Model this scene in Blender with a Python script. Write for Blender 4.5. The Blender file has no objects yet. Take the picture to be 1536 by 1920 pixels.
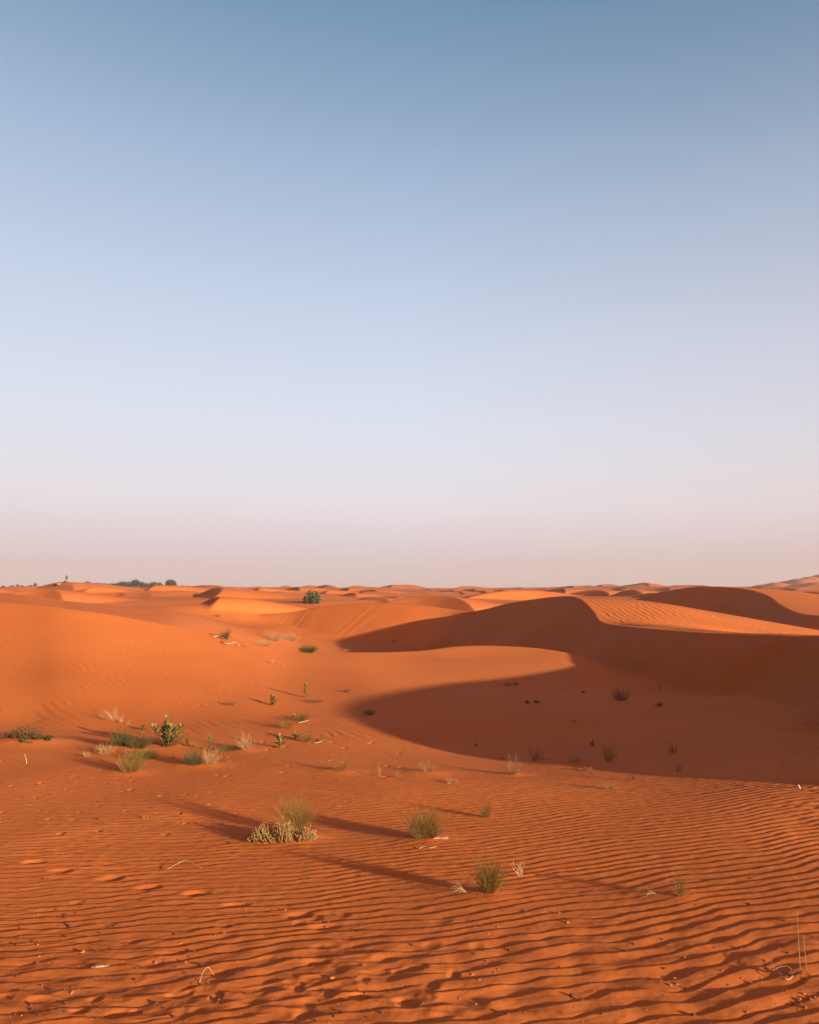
import bpy, math, random
import numpy as np
from mathutils import Vector

# ------------------------------------------------------------------ camera, sky, sun, exposure
scene = bpy.context.scene
COL = scene.collection
F_PX, CX, CY, HORIZON = 1540.0, 768.0, 960.0, 1103.0      # photograph pixels (1536 x 1920)
CAM = np.array([0.0, 0.0, 4.5])
PITCH = math.atan((HORIZON - CY) / F_PX)

cam_data = bpy.data.cameras.new('camera')
cam_data.sensor_fit = 'HORIZONTAL'
cam_data.sensor_width = 36.0
cam_data.lens = 36.0 * F_PX / 1536.0
cam_data.clip_start, cam_data.clip_end = 0.1, 20000.0
cam = bpy.data.objects.new('camera', cam_data)
COL.objects.link(cam)
cam.location = CAM
cam.rotation_euler = (math.pi / 2 + PITCH, 0.0, 0.0)
scene.camera = cam

SUN_ELEV = math.radians(9.7)
SUN_DIR = Vector((0.77, -0.64, 0.0)).normalized()           # horizontal direction towards the sun
S3 = Vector((SUN_DIR.x * math.cos(SUN_ELEV), SUN_DIR.y * math.cos(SUN_ELEV), math.sin(SUN_ELEV)))

sun_data = bpy.data.lights.new('sun', 'SUN')
sun_data.energy = 5.0
sun_data.angle = math.radians(0.8)
sun_data.color = (1.0, 0.92, 0.71)
sun = bpy.data.objects.new('sun', sun_data)
COL.objects.link(sun)
sun.rotation_euler = S3.to_track_quat('Z', 'Y').to_euler()

world = bpy.data.worlds.new('World')
scene.world = world
world.use_nodes = True
nt = world.node_tree
nt.nodes.clear()
w_out = nt.nodes.new('ShaderNodeOutputWorld')
w_bg = nt.nodes.new('ShaderNodeBackground')
w_tc = nt.nodes.new('ShaderNodeTexCoord')
w_sep = nt.nodes.new('ShaderNodeSeparateXYZ')
w_ramp = nt.nodes.new('ShaderNodeValToRGB')
w_map = nt.nodes.new('ShaderNodeMapRange')


def srgb(r, g, b):
    def f(c):
        c /= 255.0
        return c / 12.92 if c <= 0.04045 else ((c + 0.055) / 1.055) ** 2.4
    return (f(r), f(g), f(b), 1.0)


def elev_of(v):                                             # sin(elevation) of a photograph row at centre
    return math.sin(PITCH + math.atan((CY - v) / F_PX))


SKY_STOPS = [(1103, (208, 184, 186)), (1075, (213, 191, 194)), (1040, (220, 203, 206)), (1000, (226, 214, 219)), (950, (231, 225, 232)), (880, (227, 228, 238)),
             (800, (220, 227, 242)), (650, (205, 217, 238)), (500, (186, 202, 227)), (350, (164, 187, 215)),
             (200, (140, 168, 198)), (80, (123, 155, 187)), (0, (113, 148, 181))]
w_map.inputs['From Min'].default_value = 0.0
w_map.inputs['From Max'].default_value = 1.0
els = w_ramp.color_ramp.elements
while len(els) > 1:
    els.remove(els[-1])
els[0].position, els[0].color = 0.0, srgb(*SKY_STOPS[0][1])
for v, c in SKY_STOPS[1:]:
    e = els.new(min(1.0, elev_of(v) / 1.0))
    e.color = srgb(*c)
for pos, c in ((0.68, (58, 82, 112)), (0.85, (22, 34, 54)), (1.0, (16, 24, 40))):  # sky above the frame, darkened to cut fill light in the shade
    e = els.new(pos)
    e.color = srgb(*c)
w_ramp.color_ramp.interpolation = 'LINEAR'
nt.links.new(w_tc.outputs['Generated'], w_sep.inputs[0])
# towards the left the sky is paler, towards the right deeper
w_lr = nt.nodes.new('ShaderNodeMath')
w_lr.operation = 'MULTIPLY_ADD'
w_lr.inputs[1].default_value = 0.13
w_lr.inputs[2].default_value = 1.0
w_mul = nt.nodes.new('ShaderNodeMath')
w_mul.operation = 'MULTIPLY'
nt.links.new(w_sep.outputs['X'], w_lr.inputs[0])
nt.links.new(w_lr.outputs[0], w_mul.inputs[0])
nt.links.new(w_sep.outputs['Z'], w_mul.inputs[1])
nt.links.new(w_mul.outputs[0], w_map.inputs['Value'])
nt.links.new(w_map.outputs[0], w_ramp.inputs[0])
# unseen sky round the low sun: warm glow boosted to light shaded ground
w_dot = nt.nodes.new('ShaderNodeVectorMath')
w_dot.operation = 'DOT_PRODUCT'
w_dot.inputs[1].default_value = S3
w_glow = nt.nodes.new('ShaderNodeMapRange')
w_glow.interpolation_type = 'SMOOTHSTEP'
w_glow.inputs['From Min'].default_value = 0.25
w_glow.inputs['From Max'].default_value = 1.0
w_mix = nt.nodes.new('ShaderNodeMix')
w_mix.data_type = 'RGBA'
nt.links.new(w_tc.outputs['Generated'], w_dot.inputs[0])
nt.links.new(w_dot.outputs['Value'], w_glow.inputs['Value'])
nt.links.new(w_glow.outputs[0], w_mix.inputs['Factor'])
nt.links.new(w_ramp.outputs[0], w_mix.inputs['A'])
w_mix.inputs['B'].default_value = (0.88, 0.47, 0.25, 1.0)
# unseen sky far left is dimmed to deepen slip face shade; right is pinker
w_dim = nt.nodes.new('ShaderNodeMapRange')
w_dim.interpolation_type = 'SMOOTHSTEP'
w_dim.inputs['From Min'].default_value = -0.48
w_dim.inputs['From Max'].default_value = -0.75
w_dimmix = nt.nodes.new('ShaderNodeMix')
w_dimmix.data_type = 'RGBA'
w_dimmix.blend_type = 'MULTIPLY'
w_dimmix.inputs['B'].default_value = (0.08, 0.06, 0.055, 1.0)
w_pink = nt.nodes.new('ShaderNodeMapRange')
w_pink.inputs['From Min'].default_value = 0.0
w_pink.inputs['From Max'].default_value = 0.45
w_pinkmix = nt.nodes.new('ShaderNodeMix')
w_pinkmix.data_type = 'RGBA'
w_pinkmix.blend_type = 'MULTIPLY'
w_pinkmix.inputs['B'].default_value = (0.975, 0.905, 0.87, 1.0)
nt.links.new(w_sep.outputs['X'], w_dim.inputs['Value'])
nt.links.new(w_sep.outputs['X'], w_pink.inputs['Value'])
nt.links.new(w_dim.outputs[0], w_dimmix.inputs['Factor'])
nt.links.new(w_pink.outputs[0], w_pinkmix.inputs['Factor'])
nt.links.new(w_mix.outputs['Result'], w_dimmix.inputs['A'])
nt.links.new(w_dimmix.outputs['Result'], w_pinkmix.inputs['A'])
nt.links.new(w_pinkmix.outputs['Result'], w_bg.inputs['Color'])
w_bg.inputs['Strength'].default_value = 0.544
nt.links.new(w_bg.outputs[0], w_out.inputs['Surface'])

scene.view_settings.view_transform = 'Standard'
scene.view_settings.look = 'None'
scene.view_settings.exposure = 0.88
scene.view_settings.gamma = 1.0
scene.view_settings.use_curve_mapping = False

# ------------------------------------------------------------------ numpy helpers
rng = np.random.default_rng(7)
random.seed(7)


def sstep(a, b, x):
    t = np.clip((x - a) / (b - a), 0.0, 1.0)
    return t * t * (3 - 2 * t)


def smax(a, b, k):
    h = np.clip(0.5 + 0.5 * (a - b) / k, 0.0, 1.0)
    return b * (1 - h) + a * h + k * h * (1 - h)


def perlin(x, y, seed=0):
    xi, yi = np.floor(x).astype(np.int64), np.floor(y).astype(np.int64)
    xf, yf = x - xi, y - yi

    def grad(ix, iy, dx, dy):
        h = (ix * 374761393 + iy * 668265263 + seed * 974634777) & 0xFFFFFFFF
        h = ((h ^ (h >> 13)) * 1274126177) & 0xFFFFFFFF
        h = h ^ (h >> 16)
        a = (h & 0xFFFF) * (2 * math.pi / 65536.0)
        return np.cos(a) * dx + np.sin(a) * dy
    u = xf * xf * xf * (xf * (xf * 6 - 15) + 10)
    v = yf * yf * yf * (yf * (yf * 6 - 15) + 10)
    n00, n10 = grad(xi, yi, xf, yf), grad(xi + 1, yi, xf - 1, yf)
    n01, n11 = grad(xi, yi + 1, xf, yf - 1), grad(xi + 1, yi + 1, xf - 1, yf - 1)
    return (n00 + u * (n10 - n00)) * (1 - v) + (n01 + u * (n11 - n01)) * v * 1.0


def ray(u, v):
    cp, sp = math.cos(PITCH), math.sin(PITCH)
    a, b = (u - CX) / F_PX, (CY - v) / F_PX
    return np.array([a, cp - b * sp, sp + b * cp])


def at(u, v, D):                                            # point on the sight line of a photo pixel, D metres ahead
    d = ray(u, v)
    return CAM + d * (D / d[1])


def catmull(P, n=7):
    P = np.array(P, float)
    Q = np.vstack([2 * P[0] - P[1], P, 2 * P[-1] - P[-2]])
    out = []
    for i in range(1, len(Q) - 2):
        p0, p1, p2, p3 = Q[i - 1], Q[i], Q[i + 1], Q[i + 2]
        for t in np.linspace(0, 1, n, endpoint=False):
            out.append(0.5 * ((2 * p1) + (-p0 + p2) * t + (2 * p0 - 5 * p1 + 4 * p2 - p3) * t * t
                              + (-p0 + 3 * p1 - 3 * p2 + p3) * t ** 3))
    out.append(Q[-2])
    return np.array(out)


def nearest(x, y, C):
    """signed distance (positive = left of the line's direction), crest height and parameter of the nearest point"""
    x, y = np.asarray(x, np.float32), np.asarray(y, np.float32)
    D, Z, Q = np.empty(x.shape, np.float32), np.empty(x.shape, np.float32), np.empty(x.shape, np.float32)
    C = np.asarray(C, np.float32)
    A, T = C[:-1], C[1:] - C[:-1]
    L2 = (T[:, 0] ** 2 + T[:, 1] ** 2 + 1e-9)
    n = len(A)
    for s in range(0, len(x), 16384):
        px, py = x[s:s + 16384], y[s:s + 16384]
        best = np.full(px.shape, 1e12, np.float32)
        bi = np.zeros(px.shape, np.int32)
        bt = np.zeros(px.shape, np.float32)
        for i in range(n):
            ex, ey = px - A[i, 0], py - A[i, 1]
            t = np.clip((ex * T[i, 0] + ey * T[i, 1]) / L2[i], 0, 1)
            ex -= t * T[i, 0]
            ey -= t * T[i, 1]
            d2 = ex * ex + ey * ey
            m = d2 < best
            best[m] = d2[m]
            bi[m] = i
            bt[m] = t[m]
        sg = np.sign(T[bi, 0] * (py - A[bi, 1]) - T[bi, 1] * (px - A[bi, 0]))
        D[s:s + 16384] = np.sqrt(best) * sg
        Z[s:s + 16384] = A[bi, 2] + bt * T[bi, 2]
        Q[s:s + 16384] = (bi + bt) / n
    return D.astype(float), Z.astype(float), Q.astype(float)


def sawtooth(ph):                                           # slow rise, quick fall, rounded
    return -(np.sin(ph) + 0.44 * np.sin(2 * ph) + 0.22 * np.sin(3 * ph) + 0.09 * np.sin(4 * ph)) * 0.60


def ripple_phase(x, y, ang, lam, seed, defect=2.0, warp=1.0):
    c, s = math.cos(ang), math.sin(ang)
    along, across = x * c + y * s, -x * s + y * c
    across = across + warp * lam * (1.3 * perlin(along / (9 * lam), across / (12 * lam), seed + 5)
                                    + 0.42 * perlin(along / (3.4 * lam), across / (4 * lam), seed + 6)
                                    + 0.16 * perlin(along / (1.3 * lam), across / (2 * lam), seed + 7))
    n1 = perlin(along / (6.0 * lam), across / (2.6 * lam), seed)
    n2 = perlin(along / (6.0 * lam), across / (2.6 * lam), seed + 1)
    re, im = 1 + defect * n1, defect * n2
    return 2 * math.pi * across / lam + np.arctan2(im, re), np.hypot(re, im)


# ------------------------------------------------------------------ the dunes: crest lines read off the photograph
def crest(pts):
    return catmull([at(u, v, D) for u, v, D in pts])


def rim(pts):
    """crest of a slope facing the photographer: forward distance and height as functions of the bearing x / y"""
    P = catmull([at(u, v, D) for u, v, D in pts])
    q = P[:, 0] / P[:, 1]
    o = np.argsort(q)
    return q[o], P[o, 1], P[o, 2]


A_RIM = rim([(-900, 1105, 47), (-350, 1118, 44), (0, 1130, 43), (130, 1142, 42), (250, 1160, 42.5), (400, 1188, 43.5),
             (480, 1207, 44), (560, 1221, 45), (680, 1223.5, 46), (780, 1221, 48), (880, 1211, 50), (1000, 1215, 50),
             (1090, 1232, 48), (1160, 1262, 46)])
A2_RIM = rim([(-900, 1095, 70), (-350, 1104, 72), (0, 1112, 74), (130, 1126, 74), (300, 1142, 76), (400, 1157, 78), (500, 1175, 80)])
# big near dune on the right: from the saddle in the middle over its peak and back towards the photographer on the right
C_CREST = catmull([at(330, 1162, 99), at(400, 1158, 99), at(530, 1150, 98), at(600, 1138, 97), at(670, 1131.5, 95.5), at(760, 1133, 93), at(850, 1147.5, 90),
                   at(900, 1144, 87), at(960, 1130, 82), at(1045, 1118.5, 75), at(1085, 1122, 69), at(1112, 1145, 64), at(1128, 1166, 60),
                   at(1180, 1175, 54), at(1300, 1185, 45), at(1420, 1190, 40), at(1536, 1192, 36),
                   np.array([18.2, 29.0, 3.2]), np.array([17.4, 25.5, 3.6]), np.array([16.4, 20.5, 4.0]), np.array([15.4, 17.0, 4.05]),
                   np.array([14.5, 14.6, 3.5]), np.array([14.0, 13.5, 2.5]), np.array([13.6, 12.5, 0.3])])
E_CREST = crest([(1080, 1150, 133), (1165, 1132, 127), (1230, 1112, 121.5), (1300, 1101, 115.6), (1350, 1100, 112), (1400, 1105, 107.6),
                 (1440, 1117, 101.3), (1465, 1135, 94.5), (1500, 1150, 87), (1560, 1156, 81), (1750, 1170, 74)])


def ridge(x, y, C, lee, wind_slope, wind_round, reach=70.0, sharp=0.0, rise_of=None):
    d, zc, par = nearest(x, y, C)
    a = np.abs(d)
    lee_side = d < 0
    hl = zc - math.tan(math.radians(lee)) * np.sqrt(a * a + sharp * sharp) + math.tan(math.radians(lee)) * sharp
    rise = rise_of(par) if rise_of else 0.0
    hw = zc + rise * (0.100 * np.minimum(a, 16.0) - 0.0054 * np.minimum(a, 16.0) ** 2) - (1 - rise) * np.where(a < wind_round, wind_slope * a * a / (2 * wind_round), wind_slope * (a - wind_round / 2)) - rise * wind_slope * np.maximum(a - 16.0, 0)
    return np.where(lee_side, hl, hw), d, zc, par


def base_height(x, y, parts=None):
    r = np.hypot(x, y)
    # the wide floor and the land around it
    z = 0.10 * perlin(x / 9.0, y / 9.0, 11) + 0.05 * perlin(x / 3.7, y / 3.7, 12)
    z = z + 2.0 * np.exp(-((x / 5.0) ** 2 + ((y + 1.0) / 4.5) ** 2))            # the rise the photograph is taken from
    right = x - 0.24 * y
    su = 0.77 * x - 0.64 * y + 12.5
    z = z + 0.055 * np.where(su > 30, su, np.log1p(np.exp(np.clip(su / 1.5, -40, 30))) * 1.5) * sstep(24, 10, su)   # the floor rises towards the photographer
    z = z - 0.50 * np.exp(-(((x - 11.8) / 3.4) ** 2 + ((y - 40.5) / 5.0) ** 2))                    # apron under the right-hand dune
    z = z - 0.35 * np.exp(-(((x - 4.0) / 5.0) ** 2 + ((y - 25.0) / 4.5) ** 2))  # shallow pan in its shadow
    far = sstep(98.0, 160.0, y - 0.2 * x)
    yy = np.maximum(y, 0.5)
    q = np.clip(x / yy, -3, 3)
    inner = sstep(44, 56, y) * sstep(108, 88, y)
    floor_ = 1.2 - 3.6 * sstep(-0.30, -0.08, q) + 2.4 * sstep(0.08, 0.24, q)     # land behind the rim, with the hollow in it
    z = z + floor_ * inner + (2.7 + 0.5 * sstep(0, -40, x)) * far * (1 - inner) + 0.4 * sstep(84, 104, y) * (1 - far)
    # near slope on the left and the low rim in the middle
    D1, z1 = np.interp(q, A_RIM[0], A_RIM[1]), np.interp(q, A_RIM[0], A_RIM[2])
    z1 = z1 * sstep(0.30, 0.22, q) * sstep(-2.2, -1.2, q)
    d = D1 - yy
    t = np.clip(d / 15.5, 0, 1)
    steep = 0.07 + 0.42 * sstep(-0.30, -0.10, q)
    zn = z1 * (1 - t) ** 1.4
    zf = z1 - steep * (np.sqrt(d * d + 0.6) - 0.77)
    zl = z * sstep(0, 10, d)
    z = np.where(d > 0, zl + zn, np.maximum(z, smax(z, zf, 0.3)))
    # second, farther swell on the left
    D2, z2 = np.interp(q, A2_RIM[0], A2_RIM[1]), np.interp(q, A2_RIM[0], A2_RIM[2])
    d = D2 - yy
    h2 = z2 - np.where(d > 0, 0.0017 * d * d + 0.01 * d, 0.05 * np.sqrt(d * d + 4) - 0.1)
    h2 = h2 - 120 * np.clip(q + 0.30, 0, 1) ** 2
    z = smax(z, np.where(y > 20, h2, -9), 0.5)
    return z


def big_dunes(x, y, z):
    m = (x > -95) & (x < 75) & (y > 2) & (y < 190)
    h, d, zc, par = ridge(x[m], y[m], C_CREST, 33, 0.17, 9.0, rise_of=None)
    z[m] = smax(h, z[m], 0.14)
    m = (np.hypot(x - 45, y - 100) < 80)
    if m.any():
        hE, dE, _, _ = ridge(x[m], y[m], E_CREST, 32, 0.15, 12.0)
        z[m] = smax(hE, z[m], 0.5)
    return z


# u, v of the peak, distance, height, half width along the crest, length of the windward side, crest bearing offset in degrees
BARCHANS = [(75, 1102.5, 112, 1.5, 7.5, 22, -50), (127, 1090.5, 215, 2.4, 12, 34, -30), (168, 1099, 150, 0.8, 2.6, 10, 0), (232, 1101, 200, 0.9, 7, 20, -40),
            (292, 1097, 170, 1.2, 4.5, 16, 0), (322, 1094, 210, 1.8, 9, 22, -20), (422, 1096, 140, 2.2, 8.5, 30, 0), (408, 1116, 100, 1.0, 3.6, 14, -10),
            (486, 1100, 210, 1.2, 3.5, 10, 0), (506, 1097.5, 230, 2.0, 8, 24, 0), (560, 1100, 260, 1.6, 9, 24, 0), (617, 1102, 195, 1.5, 6, 16, 0), (655, 1100, 240, 1.8, 9, 20, 0),
            (668, 1106, 165, 1.1, 5, 14, 0), (700, 1104, 210, 1.5, 7, 20, 0), (742, 1101.5, 150, 1.9, 7, 22, 0), (722, 1107, 128, 1.0, 6, 18, 0),
            (815, 1109, 112, 2.4, 9, 26, -35), (905, 1112, 145, 1.6, 12, 26, -70), (1000, 1104.5, 160, 2.2, 18, 30, -70), (846, 1103, 260, 1.8, 8, 24, 0),
            (938, 1103.5, 230, 2.0, 6, 20, 0), (880, 1104, 300, 2.2, 12, 30, 0), (1050, 1103, 270, 2.4, 14, 26, 0), (1120, 1106, 210, 1.6, 10, 24, 0),
            (1163, 1105, 240, 1.8, 8, 20, 0), (1192, 1104, 190, 1.8, 7, 18, 0), (1230, 1108, 165, 1.4, 6, 18, 0), (1460, 1104, 190, 1.8, 10, 24, 0), (1520, 1110, 170, 1.6, 10, 24, 0)]


def barchans(x, y, z):
    for u, v, D, H, W, Lw, off in BARCHANS:
        p = at(u, v, D)
        m = np.hypot(x - p[0], y - p[1]) < 3.2 * max(W, Lw)
        if not m.any():
            continue
        th = math.radians(205 - off)                                            # direction the slip face looks in
        c, s = math.cos(th), math.sin(th)
        dx, dy = x[m] - p[0], y[m] - p[1]
        t, q = -dx * s + dy * c, dx * c + dy * s
        sc = 0.55 * t * t / W + 0.1 * W * np.sin(t / W * 2.1 + D)
        zc = H * np.exp(-1.1 * (t / W) ** 2)
        e = q - sc
        base = p[2] - H
        h = np.where(e > 0, zc - 0.62 * e, zc * np.exp(-(e / Lw) ** 2 * 2.0))
        lift = np.clip(base - z[m], -2.5, 2.5)
        foot = np.exp(-1.6 * (t / (1.8 * W)) ** 2 - 1.6 * (q / (1.5 * Lw)) ** 2)
        z[m] = smax(z[m] + lift * foot, base + h - 12.0 * (1 - np.exp(-0.7 * (t / (1.6 * W)) ** 4)) - 12.0 * (1 - np.exp(-0.7 * (q / (1.5 * Lw)) ** 4)) , 0.3)
    return z


FAR_SMALL = []
for _ in range(240):
    D = 130 * (6.5 ** rng.random())
    b = math.radians(rng.uniform(-33, 33))
    FAR_SMALL.append((D * math.tan(b), D, (0.62 if b > 0.05 else 0.85) * rng.uniform(0.5, 1.15) * (0.9 + D / 420.0), rng.uniform(3.5, 8.0) * (0.7 + D / 350.0), rng.uniform(14, 26) * (0.7 + D / 400.0), rng.uniform(-12, 38)))


def far_small(x, y, z):
    for cx, cy, H, W, Lw, off in FAR_SMALL:
        m = np.hypot(x - cx, y - cy) < 2.6 * max(W, Lw)
        if not m.any():
            continue
        th = math.radians(205 - off)
        c, s = math.cos(th), math.sin(th)
        dx, dy = x[m] - cx, y[m] - cy
        t, q = -dx * s + dy * c, dx * c + dy * s
        e = q - 0.6 * t * t / W - 0.15 * W * np.sin(t / W * 2 + cx)
        zc = H * np.exp(-1.0 * (t / W) ** 2)
        z[m] += np.maximum(np.where(e > 0, zc - 0.62 * e, zc * np.exp(-(e / Lw) ** 2 * 2.2)), 0)
    return z


# far pale dune massifs on the right horizon
MASSIFS = [(1165, 1104, 950, 45), (1195, 1100, 980, 40), (1230, 1094.5, 1000, 42), (1250, 1098, 960, 36), (1270, 1096.5, 1040, 40), (1300, 1098, 1060, 44), (1335, 1101, 1000, 40),
           (1405, 1100, 800, 40), (1430, 1096, 840, 42), (1455, 1092, 820, 44), (1478, 1089, 860, 46), (1500, 1085, 830, 48), (1520, 1081, 850, 50), (1540, 1077, 880, 52), (1500, 1094, 700, 36),
           (1530, 1091, 690, 40), (1565, 1073, 870, 60), (1600, 1070, 850, 70), (1660, 1072, 850, 90)]


def massifs(x, y, z):
    for u, v, D, w in MASSIFS:
        p = at(u, v, D)
        r = np.hypot((x - p[0]) / w, (y - p[1]) / (1.3 * w))
        m = r < 3
        rr = np.sqrt(r[m] ** 2 + 0.02) - 0.14
        rug = perlin(x[m] / 45.0, y[m] / 70.0, 71) * 0.45 + 0.25 * perlin(x[m] / 18.0, y[m] / 30.0, 72)
        z[m] = np.maximum(z[m], p[2] - 5 - (p[2]) * 0.9 * rr * (1 + rug) + 5 * np.exp(-r[m] ** 2 * 3))
    return z


def far_dunes(x, y, z):
    r = np.hypot(x, y)
    m = r > 120
    xx, yy = x[m], y[m]
    ph, mag = ripple_phase(xx, yy, math.radians(112), 46.0, 31, 2.2, 1.6)
    env = 0.5 + 1.2 * np.clip(perlin(xx / 85.0, yy / 110.0, 41) + 0.25, -0.3, 1)
    amp = 1.6 * np.clip(env, 0.1, 1.4) * sstep(0.05, 0.6, mag) * sstep(125, 240, r[m])
    big = 3.0 * perlin(xx / 260.0, yy / 260.0, 51)
    z[m] += amp * sawtooth(-ph) + big * sstep(200, 500, r[m])
    return z


def smooth_height(x, y):
    x, y = np.asarray(x, float), np.asarray(y, float)
    z = base_height(x, y)
    m = np.nonzero((y > 60) & (np.abs(x) < 1.2 * y))[0]
    if len(m):
        xx, yy, zz = x[m], y[m], z[m]
        zz = far_dunes(xx, yy, zz)
        zz = far_small(xx, yy, zz)
        zz = barchans(xx, yy, zz)
        zz = massifs(xx, yy, zz)
        z[m] = zz
    z = big_dunes(x, y, z)
    return z


def hit(uv):
    """where the sight lines of photograph pixels first meet the smooth ground"""
    D = np.exp(np.linspace(math.log(5.0), math.log(900.0), 1500))
    d = np.array([ray(u, v) for u, v in uv])
    d = d / d[:, 1:2]
    out = []
    for i in range(0, len(d), 60):
        q = d[i:i + 60]
        P = CAM[None, None, :] + q[:, None, :] * D[None, :, None]
        H = smooth_height(P[..., 0].ravel(), P[..., 1].ravel()).reshape(P.shape[:2])
        below = P[..., 2] < H
        k = np.where(below.any(1), below.argmax(1), len(D) - 1)
        k = np.maximum(k, 1)
        for j in range(len(q)):
            a, b = P[j, k[j] - 1, 2] - H[j, k[j] - 1], P[j, k[j], 2] - H[j, k[j]]
            t = a / (a - b) if a > b else 0.0
            DD = D[k[j] - 1] + np.clip(t, 0, 1) * (D[k[j]] - D[k[j] - 1])
            out.append(CAM + q[j] * DD)
    return np.array(out)


# footprints and small tracks pressed into the sand: u, v, radius across, radius along, depth
FOOT = [(62, 1617, .17, .11, .038), (113, 1633, .17, .10, .03), (207, 1647, .17, .11, .038), (278, 1664, .17, .10, .03), (368, 1675, .17, .11, .038),
        (443, 1697, .16, .10, .03), (560, 1716, .16, .11, .038), (612, 1738, .16, .10, .025)]
DENTS = list(FOOT)
for _ in range(60):                                                             # tracks of goats across the left of the floor
    u, v = rng.uniform(0, 460), rng.uniform(1405, 1570)
    DENTS.append((u, v, rng.uniform(.03, .075), rng.uniform(.04, .08), rng.uniform(.006, .028)))
for _ in range(20):
    DENTS.append((rng.uniform(420, 760), rng.uniform(1385, 1460), rng.uniform(.05, .08), rng.uniform(.06, .1), rng.uniform(.015, .03)))
for _ in range(40):
    DENTS.append((rng.uniform(1180, 1530), rng.uniform(1395, 1450), rng.uniform(.03, .06), rng.uniform(.05, .08), rng.uniform(.015, .03)))
for k in range(34):
    a = k / 33.0
    DENTS.append((330 + 190 * a + rng.uniform(-12, 12), 1330 - 60 * a + rng.uniform(-14, 14), .06, .09, .02))
for _ in range(100):                                                            # trampled, half blown over sand low on the left
    DENTS.append((rng.uniform(-20, 900), 1905 - abs(rng.normal(0, 90)), rng.uniform(.06, .16), rng.uniform(.05, .11), rng.uniform(.005, .017)))
# little mounds that sand has built round the plants: u, v, radius across, radius along, height
MOUNDS = [(535, 1570, .62, .35, .16), (800, 1572, .40, .35, .07), (915, 1676, .35, .30, .05), (1268, 1682, .3, .3, .05), (1082, 1434, .75, .5, .16),
          (240, 1405, .9, .7, .14), (243, 1448, .5, .4, .08), (375, 1435, .7, .5, .12), (315, 1392, .6, .5, .1), (460, 1405, .5, .5, .08), (525, 1200, 1.6, 1.4, .3),
          (60, 1393, 1.1, .6, .22), (560, 1350, .5, .5, .08), (540, 1362, .5, .5, .06), (963, 1452, .35, .3, .06), (640, 1447, .5, .4, .08), (800, 1450, .5, .4, .08)]
_p = hit([(d[0], d[1]) for d in DENTS] + [(m[0], m[1]) for m in MOUNDS])
DENT_P, MOUND_P = _p[:len(DENTS)], _p[len(DENTS):]


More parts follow.
